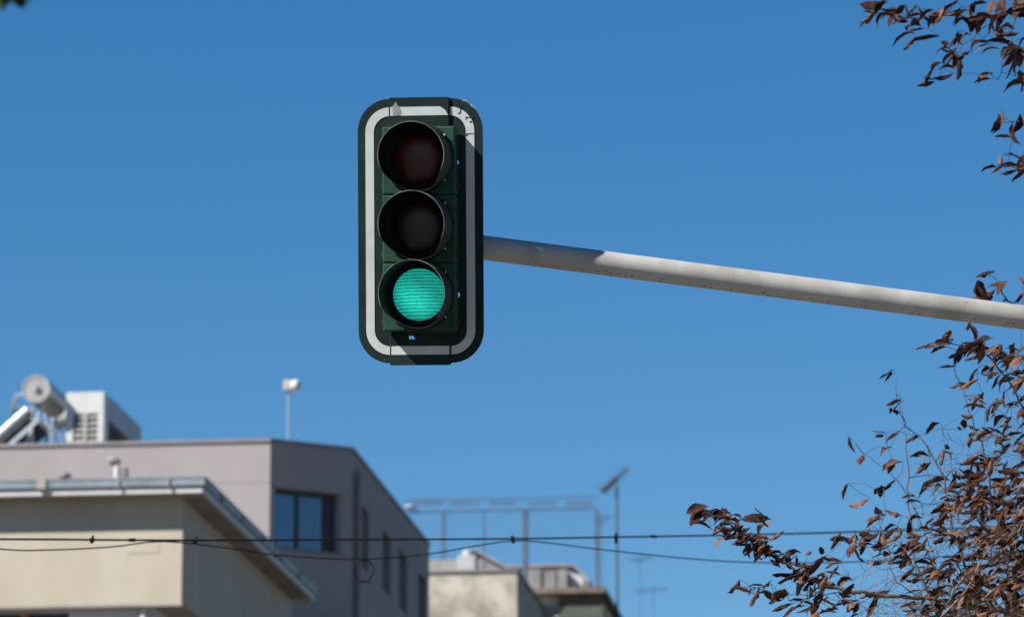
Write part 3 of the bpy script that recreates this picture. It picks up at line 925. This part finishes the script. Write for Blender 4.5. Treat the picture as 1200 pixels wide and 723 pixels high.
for k in range(44):
    px = 484 + k * 5
    a = onS(px, 598); b = onS(px, 664 if px < 610 else 688)
    m.tube([V((a.x, a.y, b.z)), a], .005, 4, cap=False)
m.build('wire_mesh', M['steel_blue'], frm)
m = MB(); a = onS(481, 593); m.lathe(a, EZ, [(.001, -.05), (.17, -.05), (.18, .0), (.12, .03), (.001, .04)], 16); m.build('lamp', M['metal_grey'], frm)

# ---- TV antennas
def yagi(name, px, ybase, ytop, Y, boom, label, nel, el, rad, thick=0.0):
    a = at(px, ybase, Y); b = at(px - .5, ytop, Y)
    e = empty(name, a, label, 'antenna')
    m = MB(); m.tube([a - EZ * 1.2, V((a.x, a.y, b.z + .1))], rad, 8); m.build('mast', M['antenna'], e)
    p, q = at(*boom[0], Y), at(*boom[1], Y)
    q = q - EV * 0.6
    m = MB(); m.tube([p, q], .028 if thick else .010, 6); bm_ = m.build('boom', M['antenna'], e)
    m = MB()
    d = (q - p).normalized(); sd = d.cross(EZ).normalized()
    sd = (sd + EZ * .15).normalized()
    for i in range(nel):
        c = p.lerp(q, (i + .3) / nel)
        l = el * (1.2 - .6 * i / nel)
        m.tube([c - sd * l, c + sd * l], .009 if thick else .006, 5)
    m.build('elements', M['antenna'], bm_)
    if thick:
        m = MB(); c0 = p.lerp(q, .02); c1 = p.lerp(q, .52)
        for i in range(5):
            c = c0.lerp(c1, i / 4)
            m.cbox(c, d, sd, d.cross(sd), .10, thick * 2, .065)
        m.build('reflector', M['antenna'], bm_)
    return e
yagi('tv_antenna', 723.5, 712, 572, 119, ((706, 575.5), (738, 552.5)), 'tall rooftop antenna mast with tilted boom against the sky', 11, .26, .034, .07)
yagi('tv_antenna', 751, 723, 648, 135, ((742, 657), (766, 655)), 'faint thin antenna low right of the tall tilted one', 7, .28, .008)
yagi('tv_antenna', 766, 740, 690, 138, ((745, 693), (784, 692)), 'lowest and faintest antenna at the bottom edge', 9, .28, .008)
yagi('tv_antenna', 706, 690, 606, 131, ((700, 612), (716, 607)), 'faint small antenna beside the right end of the sign frame', 6, .2, .008)

# base roof for the two far right antennas
fr = at(760, 760, 137)
fh = empty('distant_block', V((fr.x, fr.y, 0)), 'distant block under the two faint antennas', 'building')
bpy.data.objects.remove(fh)

# ------------------------------------------------------------------ overhead wires
def wy(px): return 24 + 7 * px / 1200.0
def smooth_path(pts, n=10):
    out = []
    P = [pts[0]] + pts + [pts[-1]]
    for i in range(1, len(P) - 2):
        p0, p1, p2, p3 = P[i - 1], P[i], P[i + 1], P[i + 2]
        for k in range(n):
            t = k / n
            out.append(tuple(.5 * ((2 * b) + (-a + c) * t + (2 * a - 5 * b + 4 * c - d) * t * t + (-a + 3 * b - 3 * c + d) * t ** 3) for a, b, c, d in zip(p0, p1, p2, p3)))
    out.append(pts[-1]); return out
w1 = [(-1500, 640), (-600, 630), (0, 631.5), (110, 632.2), (240, 632.8), (420, 632), (600, 631), (722, 629), (850, 626.8), (1000, 623), (1200, 616), (1900, 590)]
def w1y(px):
    for (a, ya), (b, yb) in zip(w1, w1[1:]):
        if a <= px <= b: return ya + (yb - ya) * (px - a) / (b - a)
m = MB(); m.tube([at(x, y, wy(x)) for x, y in smooth_path(w1, 8)], .0062, 8)
ow = m.build('overhead_wire', M['wire'])
ow_off = ow
tag(ow, 'taut black overhead wire with small clamps crossing the whole picture', 'wire')
for px, hgt, wd_, ln in ((108, 9, 6, 1), (155, 5, 8, 0), (229, 9, 7, 1), (601, 9, 5, -1), (722, 13, 5, 0), (766, 5, 7, 0)):
    c = at(px, w1y(px), wy(px)); k = wy(px) / 5000
    m = MB()
    m.tube([c - V((wd_ * k * .5, 0, 0)), c + V((wd_ * k * .5, 0, 0))], .0115, 10)
    if hgt > 6:
        top = c + V((.006 * ln, 0, hgt * k * (.62 if ln == 1 else .4))); bot = c - V((.004 * ln, 0, hgt * k * (.45 if ln == 1 else .6)))
        m.tube([bot, c, top], [.010, .0135, .004 if ln == 1 else .009], 8)
    m.build('wire_clamp', M['wire'], ow)
w2 = [(-700, 650), (-300, 612), (-120, 628), (0, 643), (60, 644), (130, 640.5), (190, 634.2), (260, 641), (330, 650.5), (420, 655), (500, 649), (560, 639), (601, 633.5), (640, 635.5), (700, 643), (800, 653.5), (880, 658.5), (1000, 658), (1200, 646), (1700, 620)]
m = MB(); m.tube([at(x, y, wy(x) + .02) for x, y in smooth_path(w2, 8)], .0042, 8)
sc = m.build('sagging_cable', M['wire'])
tag(sc, 'thinner black cable sagging in loops below the taut wire', 'cable')
c = at(322, 650, wy(322)); t_ = at(323, 633, wy(323))
m = MB(); m.tube([t_, c - V((0, 0, .012))], .0032, 6); m.tube([c - V((.012, 0, .004)), c + V((.02, 0, .004))], .010, 8); m.build('cable_tie', M['wire'], sc)
# hanging coil
c = at(426, 668.3, wy(426) + .02); rr = 11.2 * wy(426) / 5000
m = MB()
pts = [c + V((math.sin(2 * math.pi * k / 40) * rr * (1 + .06 * math.sin(4 * math.pi * k / 40)), .01 * math.sin(2 * math.pi * k / 20), math.cos(2 * math.pi * k / 40) * rr * 1.14)) for k in range(41)]
m.tube(pts, .0036, 6)
m.tube([p + V((.004, .012, .003)) for p in pts[:34]], .003, 6)
b = c - V((0, 0, rr * 1.14))
m.tube([b + V((-.045, 0, .0)), b + V((-.01, 0, -.006)), b + V((.012, 0, .002)), b + V((.05, 0, -.01))], .0034, 6)
m.tube([b + V((-.016, 0, .0)), b + V((.016, 0, .0))], .010, 8)
tag(m.build('cable_coil', M['wire']), 'small round coil of spare cable hanging from the sagging cable', 'cable coil')

# ------------------------------------------------------------------ trees
def rnd_dir(rg):
    while True:
        v = V((rg.uniform(-1, 1), rg.uniform(-1, 1), rg.uniform(-1, 1)))
        if .05 < v.length < 1: return v.normalized()

def add_leaf(mb, tip_dir, base, normal, ln, wd, rg, curl, fold, tint=None):
    """curled, creased leaf with an uneven margin; base = stalk end"""
    d = tip_dir.normalized(); nrm = (normal - d * normal.dot(d)).normalized(); sd = d.cross(nrm)
    ns, prof = 6, (.04, .6, .93, 1.0, .9, .6, .06)
    mb.tint = rg.choice([rg.uniform(.02, .5), rg.uniform(.02, .5), rg.uniform(.05, .72), rg.uniform(.3, 1.0)])
    if tint is not None: mb.tint = tint
    vs = []
    x, h = 0.0, 0.0
    ang = rg.uniform(-.25, .25)
    twist = rg.uniform(-.7, .7)
    for i in range(ns + 1):
        t = i / ns
        c = base + d * x + nrm * (h + ln * rg.uniform(-.02, .02))
        tw = twist * (t - .5)
        s2 = sd * math.cos(tw) + nrm * math.sin(tw)
        n2 = nrm * math.cos(tw) - sd * math.sin(tw)
        w = wd * .5 * prof[i] * rg.uniform(.7, 1.25)
        wl = wd * .5 * prof[i] * rg.uniform(.7, 1.25)
        f1 = fold * rg.uniform(.6, 1.3); f2 = fold * rg.uniform(.6, 1.3)
        vs += [c - s2 * w * math.cos(f1) + n2 * w * math.sin(f1), c - s2 * w * .5 * math.cos(f1 * .5) + n2 * w * .4 * math.sin(f1 * .6), c,
               c + s2 * wl * .5 * math.cos(f2 * .5) + n2 * wl * .4 * math.sin(f2 * .6), c + s2 * wl * math.cos(f2) + n2 * wl * math.sin(f2)]
        x += ln / ns * math.cos(ang); h += ln / ns * math.sin(ang)
        ang += curl / ns
    fs = []
    for i in range(ns):
        for k in range(4):
            fs.append((i * 5 + k, i * 5 + k + 1, i * 5 + 6 + k, i * 5 + 5 + k))
    mb.add(vs, fs, True)
    mb.tint = 0.0

import numpy as np
class Skeleton:
    def __init__(self): self.P, self.Rr = [], []
    def add(self, p, r): self.P.append((p.x, p.y, p.z)); self.Rr.append(r)
    def near(self, p):
        A = np.array(self.P); d = ((A - np.array(p)) ** 2).sum(1)
        i = int(d.argmin()); return V(self.P[i]), self.Rr[i], math.sqrt(d[i])

def cat_pts(P, n=5):
    out = []
    Q = [P[0]] + P + [P[-1]]
    for i in range(1, len(Q) - 2):
        a, b, c, d = Q[i - 1:i + 3]
        for k in range(n):
            t = k / n
            out.append(.5 * ((2 * b) + (-a + c) * t + (2 * a - 5 * b + 4 * c - d) * t * t + (-a + 3 * b - 3 * c + d) * t ** 3))
    out.append(P[-1]); return out

rg = random.Random(21)
TX, TY = 5.4, 21.0
tree = empty('tree', V((TX, TY, .13)), 'autumn tree with curled brown leaves and bare twigs behind the white mast arm', 'tree')
sk = Skeleton()
m = MB()
trunk = cat_pts([V((TX, TY, .1)), V((TX + .05, TY, 1.5)), V((TX - .1, TY + .05, 3.2)), V((TX - .05, TY, 4.6)), V((TX + .1, TY - .1, 6.4)), V((TX, TY, 8.5))], 6)
m.tube(trunk, [.17 - .125 * i / (len(trunk) - 1) + (.06 if i == 0 else 0) for i in range(len(trunk))], 16)
m.build('trunk', M['bark'], tree)
for p in trunk[12:]: sk.add(p, .05)
T = lambda z: V((TX - .05, TY, z))
k5 = 20 / 5000.0
limbs = [  # world starts, then (px, py, Y), start radius px, end radius px
 ([T(3.3), (1560, 820, 20.6), (1300, 748, 20.3), (1150, 712, 20.1), (1087, 702, 20.0), (1010, 694, 19.9), (976, 688, 19.9), (938, 673, 19.8), (902, 646, 19.8), (879, 630, 19.8), (848, 607, 19.7), (822, 601, 19.7)], 9, .9),
 ([T(4.4), (1560, 700, 20.9), (1330, 700, 20.7), (1200, 677, 20.6), (1150, 705, 20.5), (1090, 722, 20.5)], 7, 1.2),
 ([T(5.3), (1480, 420, 20.4), (1290, 520, 20.2), (1200, 606, 20.1), (1170, 649, 20.0), (1132, 674, 20.0), (1102, 723, 20.0), (1085, 760, 20)], 6, 1.4),
 ([T(3.6), (1400, 800, 21.4), (1240, 700, 21.2), (1172, 620, 21.1), (1158, 548, 21.0), (1143, 501, 21.0), (1129, 458, 21.0), (1118, 432, 21.0)], 6, .8),
 ([T(3.0), (1350, 850, 20.6), (1180, 770, 20.5), (1122, 640, 20.5), (1106, 560, 20.5), (1082, 519, 20.5), (1059, 494, 20.5), (1050, 446, 20.5)], 6, .8),
 ([T(2.9), (1340, 860, 21.6), (1150, 780, 21.5), (1085, 690, 21.5), (1068, 620, 21.5), (1064, 560, 21.5), (1062, 516, 21.5), (1057, 480, 21.5)], 6, .8),
 ([T(4.5), (1420, 640, 20.4), (1250, 560, 20.1), (1196, 470, 20.0), (1152, 415, 19.8), (1095, 402, 19.7)], 6, 1.0),
 ([T(4.9), (1450, 560, 21), (1300, 480, 20.6), (1235, 395, 20.3), (1200, 365, 20.2), (1180, 350, 20.1), (1170, 331, 20.1), (1150, 319, 20.1)], 5, .8),
 ([T(7.2), (1600, 120, 20.3), (1380, 40, 19.9), (1240, 6, 19.7), (1185, 14, 19.6), (1150, 21, 19.6), (1110, 19, 19.6), (1062, 21, 19.5), (1026, 10, 19.5)], 7, .8),
 ([T(7.8), (1600, -120, 20.0), (1380, -140, 19.8), (1230, -90, 19.7), (1191, -10, 19.7), (1187, 31, 19.7), (1178, 64, 19.7), (1169, 95, 19.7)], 6, .7),
 ([T(6.4), (1560, 260, 20.6), (1380, 140, 20.2), (1260, 138, 20), (1200, 142, 19.9), (1178, 144, 19.9)], 6, .7),
 ([(1380, 140, 20.2), (1280, 170, 20), (1225, 192, 19.9), (1195, 196, 19.9), (1172, 193, 19.9)], 3, .7),
 ([(1186, 12, 19.6), (1163, 24, 19.6), (1132, 51, 19.5), (1112, 71, 19.5), (1092, 85, 19.5)], 1.4, .6),
 ([(1090, 640, 21.5), (1070, 590, 21.2), (1046, 559, 21.0), (1020, 537, 21), (1002, 522, 21)], 1.3, .6),
 ([(1010, 694, 19.9), (976, 696, 19.8), (926, 697, 19.7), (881, 689, 19.7), (860, 686, 19.7)], 1.4, .7),
 ([(902, 646, 19.8), (893, 628, 19.8), (886, 612, 19.8)], 1.1, .7),
 ([(1087, 702, 20), (1050, 680, 20), (1040, 640, 20), (1030, 605, 20)], 1.6, .7),
 ([(976, 688, 19.9), (950, 690, 19.8), (945, 705, 19.8), (930, 713, 19.8)], 1.1, .7),
 ([(1170, 649, 20), (1140, 630, 20.2), (1110, 590, 20.3), (1094, 568, 20.4)], 1.3, .6),
 ([(1200, 606, 20.1), (1180, 590, 20), (1150, 580, 20), (1128, 560, 20)], 1.4, .6),
 ([(1115, 640, 20.6), (1118, 570, 20.8), (1113, 530, 20.8), (1104, 503, 20.8)], 1.2, .5),
 ([(1040, 640, 20), (1010, 636, 19.9), (985, 633, 19.9)], 1.0, .6),
 ([(1132, 674, 20), (1150, 690, 19.9), (1166, 723, 19.8)], 1.4, 1.2),
 ([T(5.6), (1500, 460, 21.8), (1350, 380, 21.8), (1230, 330, 21.6), (1197, 338, 21.5)], 5, .7),
]
for i, (pl, r0, r1) in enumerate(limbs):
    P = [p if isinstance(p, V) else at(*p) for p in pl]
    Q = cat_pts(P, 5)
    Q = [q + rnd_dir(rg) * .008 for q in Q]
    n = len(Q)
    rad = [(r0 + (r1 - r0) * (j / (n - 1)) ** .7) * k5 * .5 for j in range(n)]
    m = MB(); m.tube(Q, rad, 7)
    m.build('branch', M['bark'] if r0 > 2 else M['twig'], tree)
    for q, r in zip(Q, rad):
        if not isinstance(pl[0], V) or q.x < TX - 1.0: sk.add(q, r)

sites = []   # (px, py, Y, scale)
def S(Y, lst, sc=1.0, J=.16):
    for q in lst: sites.append((q[0], q[1], Y + rg.uniform(-J, J), sc * (q[2] if len(q) > 2 else 1.0)))
S(20.6, [(1041,441),(1046,468),(1045,482),(1093,500),(998,521),(1009,534),(1030,507),(1043,510),(1037,522),(1068,508),(1045,543),(1079,545),(1077,533),(1106,533),(1106,524),(1131,537),(1127,500),(1133,485),(1134,446),(1136,435),(1143,464)])
S(20.95, [(1109,429),(1122,450),(1138,470)])
S(19.9, [(1086,406,1.3),(1100,404,1.2),(1118,411),(1140,408),(1150,415),(1176,417),(1140,390),(1147,399),(1125,414),(1160,404),(1130,405),(1185,408)], 1.1)
S(20.1, [(1154,320),(1167,331),(1150,343,1.2),(1176,350),(1197,340),(1140,346),(1160,345)])
S(20.2, [(990,575),(1006,587),(1031,575),(1041,567),(1045,544),(1081,545),(1090,565,1.2),(1064,580),(1070,588),(1030,597),(1033,603),(1047,601),(1023,613,1.2),(1070,607),(1098,610),(1099,596),(1121,577),(1126,555),(1124,563,1.2),(1008,621,1.2),(980,632),(1066,620),(1043,618),(1102,626),(1117,632),(1132,637),(1137,629),(1011,634),(993,641),(1036,636,1.2),(1066,639,1.6),(1060,645,1.2),(1020,628),(1000,632),(975,656),(1003,656),(1028,659,1.1),(1049,656),(985,678),(975,674),(967,684),(995,700),(970,707),(972,714),(995,720),(1021,705,1.2),(1033,692),(1018,714,1.2),(1066,712),(1087,673),(1071,677),(1112,669),(1061,667),(1040,650),(1055,650),(1026,640)])
S(19.8, [(814,598,1.75),(824,600,1.5),(823,615,.9),(841,614),(850,605,.8),(841,628),(857,620,.9),(870,625),(886,603,1.5),(884,609,1.35),(892,612,1.2),(908,623),(893,634,.7),(872,637),(888,652,.8),(906,648),(920,646,.8),(929,648),(947,646,1.2),(960,650),(951,659,1.2),(942,664),(976,657),(920,673,1.2),(935,679,1.2),(947,679),(965,684,1.1),(987,679,1.2),(859,686,1.2),(870,695),(886,686),(884,697,.8),(897,695),(915,691),(915,704),(933,704),(960,706),(931,714),(947,719),(956,713),(969,716),(983,637),(978,630),(900,640,.8),(912,655,.8),(925,660,.8),(938,670,.8),(865,615,.7),(878,632,.7)])
S(19.6, [(1024,4,1.5),(1019,14,1.1),(1029,19),(1042,13),(1048,18,.9),(1053,20),(1061,18),(1066,17,.8),(1072,18),(1078,19,.8),(1083,18),(1092,18),(1068,28,1.1),(1106,7,1.2),(1105,15),(1116,11),(1119,18),(1055,41,1.3),(1064,51,1.1),(1085,50,1.3),(1140,20,1.4),(1143,18,1.2),(1163,23,1.2),(1161,37,1.1),(1127,42),(1117,46),(1122,44,.8),(1140,51),(1147,50),(1116,57),(1123,64),(1108,64),(1099,72,1.1),(1121,77,1.1),(1105,88,1.1),(1083,83,1.2),(1084,93),(1154,85,1.2),(1152,96,1.1),(1159,57),(1169,51,1.3),(1178,53),(1187,59),(1189,71,1.2),(1185,81,1.2),(1187,95,1.3),(1196,92),(1174,5),(1191,7,1.3),(1191,20,1.1),(1196,4),(1145,3),(1160,1),(1180,40),(1195,45),(1130,60,.8)])
S(19.9, [(1176,138),(1168,147),(1191,145,1.1),(1185,157,1.2),(1176,161,.9),(1175,182,1.1),(1170,193),(1183,192,1.2),(1158,195,.8),(1181,201),(1191,201,1.1),(1197,195)])
def along(path, n, spread, Y, sc):
    for _ in range(n):
        i = rg.randrange(len(path) - 1); t = rg.random()
        x = path[i][0] * (1 - t) + path[i + 1][0] * t + rg.gauss(0, spread); y = path[i][1] * (1 - t) + path[i + 1][1] * t + rg.gauss(0, spread)
        sites.append((x, y, Y + rg.uniform(-.2, .2), sc * rg.uniform(.8, 1.2)))
along([(830, 602), (850, 610), (879, 632), (902, 648), (938, 673), (976, 688)], 66, 6, 19.8, .78)
along([(860, 686), (900, 694), (960, 700), (1010, 705)], 16, 6, 19.8, .8)
along([(1020, 8), (1050, 18), (1092, 19), (1150, 18), (1200, 8)], 20, 5, 19.6, .75)
along([(1190, 10), (1160, 28), (1130, 52), (1105, 72)], 10, 6, 19.6, .85)
along([(1195, 30), (1187, 60), (1180, 95)], 4, 8, 19.7, .95)
along([(1000, 640), (1040, 630), (1075, 640), (1100, 620)], 26, 9, 20.0, .85)
along([(1120, 600), (1160, 575), (1200, 570)], 26, 14, 20.2, .95)
along([(1085, 404), (1120, 408), (1160, 412), (1200, 420)], 14, 6, 19.9, 1.0)
along([(1150, 440), (1175, 470), (1195, 500)], 14, 16, 20.2, 1.0)
n_dense = 0
while n_dense < 450:
    x, y = rg.uniform(1060, 1215), rg.uniform(395, 735)
    t = (x - 1075) / 125.0 + (y - 560) / 420.0
    if y < 560 and (x < 1135 or rg.random() < .55): continue
    if rg.random() < max(.04, min(.95, t)) ** 1.3:
        sites.append((x, y, rg.uniform(19.4, 22.2), rg.uniform(.85, 1.1))); n_dense += 1
for _ in range(700):      # the rest of the crown, beyond the frame's right edge
    x = rg.uniform(1215, 2500); y = rg.uniform(-350, 760)
    if ((x - 1900) / 650) ** 2 + ((y - 220) / 560) ** 2 < 1: sites.append((x, y, rg.uniform(18.9, 23.0), 1.1))
lv, tw = MB(), MB()
todo = [(at(x, y, Y), s) for x, y, Y, s in sites]
todo = [(p, s, sk.near(p)[2]) for p, s in todo]
todo.sort(key=lambda q: q[2])
for p, s, _d in todo:
    b, rb, dist = sk.near(p)
    ln = rg.uniform(.082, .117) * min(s, 1.4); wd = ln * rg.uniform(.36, .55)
    hang = s < 1.3 and rg.random() < (.24 if p.z > 6.0 else .09)
    d = V((-1, 0, 0)) * rg.uniform(.5, 1.3) + rnd_dir(rg) * .75
    d.z = d.z * .45 - .1
    if hang: d = V((rg.uniform(-.5, .4), rg.uniform(-.5, .5), -1))
    d.normalize()
    nrm = V((rg.uniform(-.4, .4), rg.uniform(-.5, .25), 1)) if not hang else V((rg.uniform(-1, 1), rg.uniform(-1, .2), .3))
    fold = rg.choice([rg.uniform(-1.25, -.4), rg.uniform(.3, 1.0)])
    if s >= 1.45:      # broad leaves at the spray tips
        wd = ln * rg.uniform(.55, .68); d = V((-1, rg.uniform(-.3, .3), rg.uniform(-.25, .2))).normalized()
        nrm = V((rg.uniform(-.3, .3), -.8, rg.uniform(.5, .9))); fold *= .6
    base = p - d * ln * .5
    add_leaf(lv, d, base, nrm, ln, wd, rg, rg.uniform(-1.7, .3), fold, .10 if s >= 1.45 else None)
    if rg.random() < .5:
        d2 = (d + rnd_dir(rg) * .8).normalized()
        add_leaf(lv, d2, base + rnd_dir(rg) * .02, nrm + rnd_dir(rg) * .5, ln * .85, wd * .85, rg, rg.uniform(-1.6, .5), rg.uniform(-.9, .7))
    if dist > .012:
        mid = (b + base) / 2 + rnd_dir(rg) * dist * .12 + V((0, 0, .04 * dist))
        pts = cat_pts([b, mid, base], 3 if dist < .25 else 4)
        r0 = min(rb * .75, .0028 + .004 * dist)
        rad = [max(.0011, r0 + (.0011 - r0) * j / (len(pts) - 1)) for j in range(len(pts))]
        tw.tube(pts, rad, 5, cap=False)
        for q, r in zip(pts[1:], rad[1:]): sk.add(q, r)
for _ in range(1500):      # bare twigs, thickest towards the lower right
    x, y = rg.uniform(990, 1215), rg.uniform(500, 740)
    if (x - 1000) / 215 + (y - 560) / 260 < .25 + rg.random() * 1.1: continue
    p = at(x, y, rg.uniform(19.5, 21.6)); b, rb, dist = sk.near(p)
    if dist < .03 or dist > .32: continue
    e = p + (p - b).normalized() * rg.uniform(.0, .08) + V((rg.uniform(-.04, .01), 0, rg.uniform(-.03, .08)))
    Q = cat_pts([b, b.lerp(p, .5) + rnd_dir(rg) * dist * .16, p, e + rnd_dir(rg) * .02], 3)
    r0 = min(rb * .8, rg.uniform(.0018, .003))
    tw.cur = 1 if rg.random() < .55 else 0
    tw.tube(Q, [r0 + (.0009 - r0) * j / (len(Q) - 1) for j in range(len(Q))], 5, cap=False)
    if rg.random() < .5:
        f = Q[len(Q) // 2]; g_ = f + ((e - b).normalized() + rnd_dir(rg) * .8).normalized() * rg.uniform(.04, .11)
        tw.tube([f, f.lerp(g_, .5) + rnd_dir(rg) * .008, g_], [.0016, .0013, .0008], 4, cap=False)
for pa, pc, ya in (((1102, 723), (1176, 628), 19.6), ((1122, 661), (1158, 696), 19.6), ((1150, 705), (1204, 668), 19.7), ((1172, 648), (1204, 600), 19.6), ((1160, 720), (1208, 690), 19.7), ((1185, 640), (1206, 655), 19.6)):
    p, q = at(*pa, ya), at(*pc, ya + .15)
    tw.cur = 1
    tw.tube(cat_pts([p, p.lerp(q, .35) + rnd_dir(rg) * .02, p.lerp(q, .7) + rnd_dir(rg) * .02, q], 4), [.0045 + .0015 * math.sin(j) * .3 for j in range(13)], 6, cap=False)
lv.build('crown', M['leaf'], tree)
tw.build('twigs', [M['twig'], M['tan_twig']], tree)

# ---- neighbouring tree whose lowest leaves dip into the upper left corner
rg = random.Random(5)
LT = V((-4.3, 8.6, 0))
lt = empty('tree', LT, 'dark green tree whose lowest leaves just dip into the upper left corner', 'tree')
m = MB()
tk_ = cat_pts([LT, LT + V((.05, 0, 1.4)), LT + V((-.05, .05, 2.8)), LT + V((0, 0, 5.2))], 6)
m.tube(tk_, [.15 - .09 * i / (len(tk_) - 1) for i in range(len(tk_))], 14); m.build('trunk', M['bark'], lt)
sk2 = Skeleton()
for p in tk_[8:]: sk2.add(p, .04)
tipc = at(20, -3, 8.0)
main = cat_pts([tk_[12], LT + V((1.2, -.2, 4.2)), LT + V((2.4, -.4, 4.55)), tipc + V((-.12, 0, .10)), tipc + V((.0, 0, .03))], 6)
m = MB(); m.tube(main, [.045 - .042 * i / (len(main) - 1) for i in range(len(main))], 8); m.build('branch', M['bark'], lt)
for p in main: sk2.add(p, .01)
lv, tw = MB(), MB()
sites2 = []
for _ in range(520):
    v = rnd_dir(rg) * rg.random() ** .35
    p = LT + V((0, 0, 5.4)) + V((v.x * 2.3, v.y * 2.0, v.z * 1.5))
    sites2.append(p)
for _ in range(26):
    sites2.append(main[-8 + rg.randrange(5)] + rnd_dir(rg) * .12 + V((0, 0, .1)))
for x, y in ((10, 0), (9, -2), (20, 0), (21, 1), (22, 3), (24, 4), (25, 2), (31, -1), (18, -3), (23, 0)): sites2.append(at(x, y - 2, 8.0))
keep = []
for p in sites2:
    d = p - CAM; zc_ = d.dot(FWD)
    if zc_ > 0:
        x = CX + F_PX * d.x / zc_; y = CY - F_PX * d.dot(UPV) / zc_
        if x > -35 and y > -22 and not (x < 40 and y < 4 and abs(p.y - 8.0) < .02): continue
    keep.append(p)
keep.sort(key=lambda p: sk2.near(p)[2])
for p in keep:
    b, rb, dist = sk2.near(p)
    ln = rg.uniform(.05, .08)
    near_tip = (p - tipc).length < .08
    if near_tip: ln = .036
    d = (V((rg.uniform(-.7, .7), rg.uniform(-.7, .7), -.5))).normalized()
    add_leaf(lv, d, p - d * ln * .5, V((rg.uniform(-.4, .4), -.6, .7)), ln, ln * .5, rg, rg.uniform(-.6, .2), rg.uniform(-.3, .2))
    if not near_tip:
        for _ in range(2):
            d2 = (d + rnd_dir(rg)).normalized(); add_leaf(lv, d2, p + rnd_dir(rg) * .05, V((0, 0, 1)) + rnd_dir(rg) * .5, ln, ln * .5, rg, -.3, .1)
    if dist > .02:
        pts = cat_pts([b, (b + p) / 2 + rnd_dir(rg) * dist * .1, p], 3)
        tw.tube(pts, [max(.0012, .005 * (1 - j / len(pts)) * min(1, dist * 2)) for j in range(len(pts))], 5, cap=False)
        for q in pts[2:]: sk2.add(q, .003)
lv.build('crown', M['leaf_green'], lt); tw.build('twigs', M['twig'], lt)

# ------------------------------------------------------------------ light
SUN_AZ, SUN_EL = R(60), R(40.5)
S_dir = V((-math.sin(SUN_AZ) * math.cos(SUN_EL), -math.cos(SUN_AZ) * math.cos(SUN_EL), math.sin(SUN_EL)))
w = bpy.data.worlds.new('World'); scene.world = w; w.use_nodes = True
nt = w.node_tree
sky = nt.nodes.new('ShaderNodeTexSky'); sky.sky_type = 'NISHITA'; sky.sun_disc = False
sky.sun_elevation = SUN_EL
sky.sun_rotation = math.atan2(S_dir.x, S_dir.y)
sky.altitude = 600; sky.air_density = 1.0; sky.dust_density = .0; sky.ozone_density = 3.0
bg = nt.nodes['Background']
bg.inputs['Strength'].default_value = .0525
hs_ = nt.nodes.new('ShaderNodeHueSaturation'); hs_.inputs['Saturation'].default_value = 1.36
nt.links.new(sky.outputs['Color'], hs_.inputs['Color']); nt.links.new(hs_.outputs['Color'], bg.inputs['Color'])
sd = bpy.data.lights.new('sun', 'SUN'); sd.energy = 5.0; sd.angle = R(.53); sd.color = (1.0, .97, .92)
so_ = bpy.data.objects.new('sun', sd); col.objects.link(so_)
so_.rotation_euler = (-S_dir).to_track_quat('-Z', 'Y').to_euler()
so_.location = (-20, -20, 40)

# ------------------------------------------------------------------ camera
cd = bpy.data.cameras.new('camera'); cam = bpy.data.objects.new('camera', cd); col.objects.link(cam)
cam.location = CAM; cam.rotation_euler = (R(90) + PITCH, 0, 0)
cd.sensor_width = 36; cd.sensor_fit = 'HORIZONTAL'; cd.lens = F_PX / 1200 * 36
cd.clip_start = .1; cd.clip_end = 8000
cd.dof.use_dof = True; cd.dof.focus_distance = 17.0; cd.dof.aperture_fstop = 5.6
scene.camera = cam
vs = scene.view_settings
vs.view_transform = 'Standard'; vs.look = 'None'; vs.gamma = 1.0; vs.exposure = 1.03; vs.use_curve_mapping = False
scene.cycles.use_denoising = True
scene.render.resolution_x, scene.render.resolution_y = 1024, 616
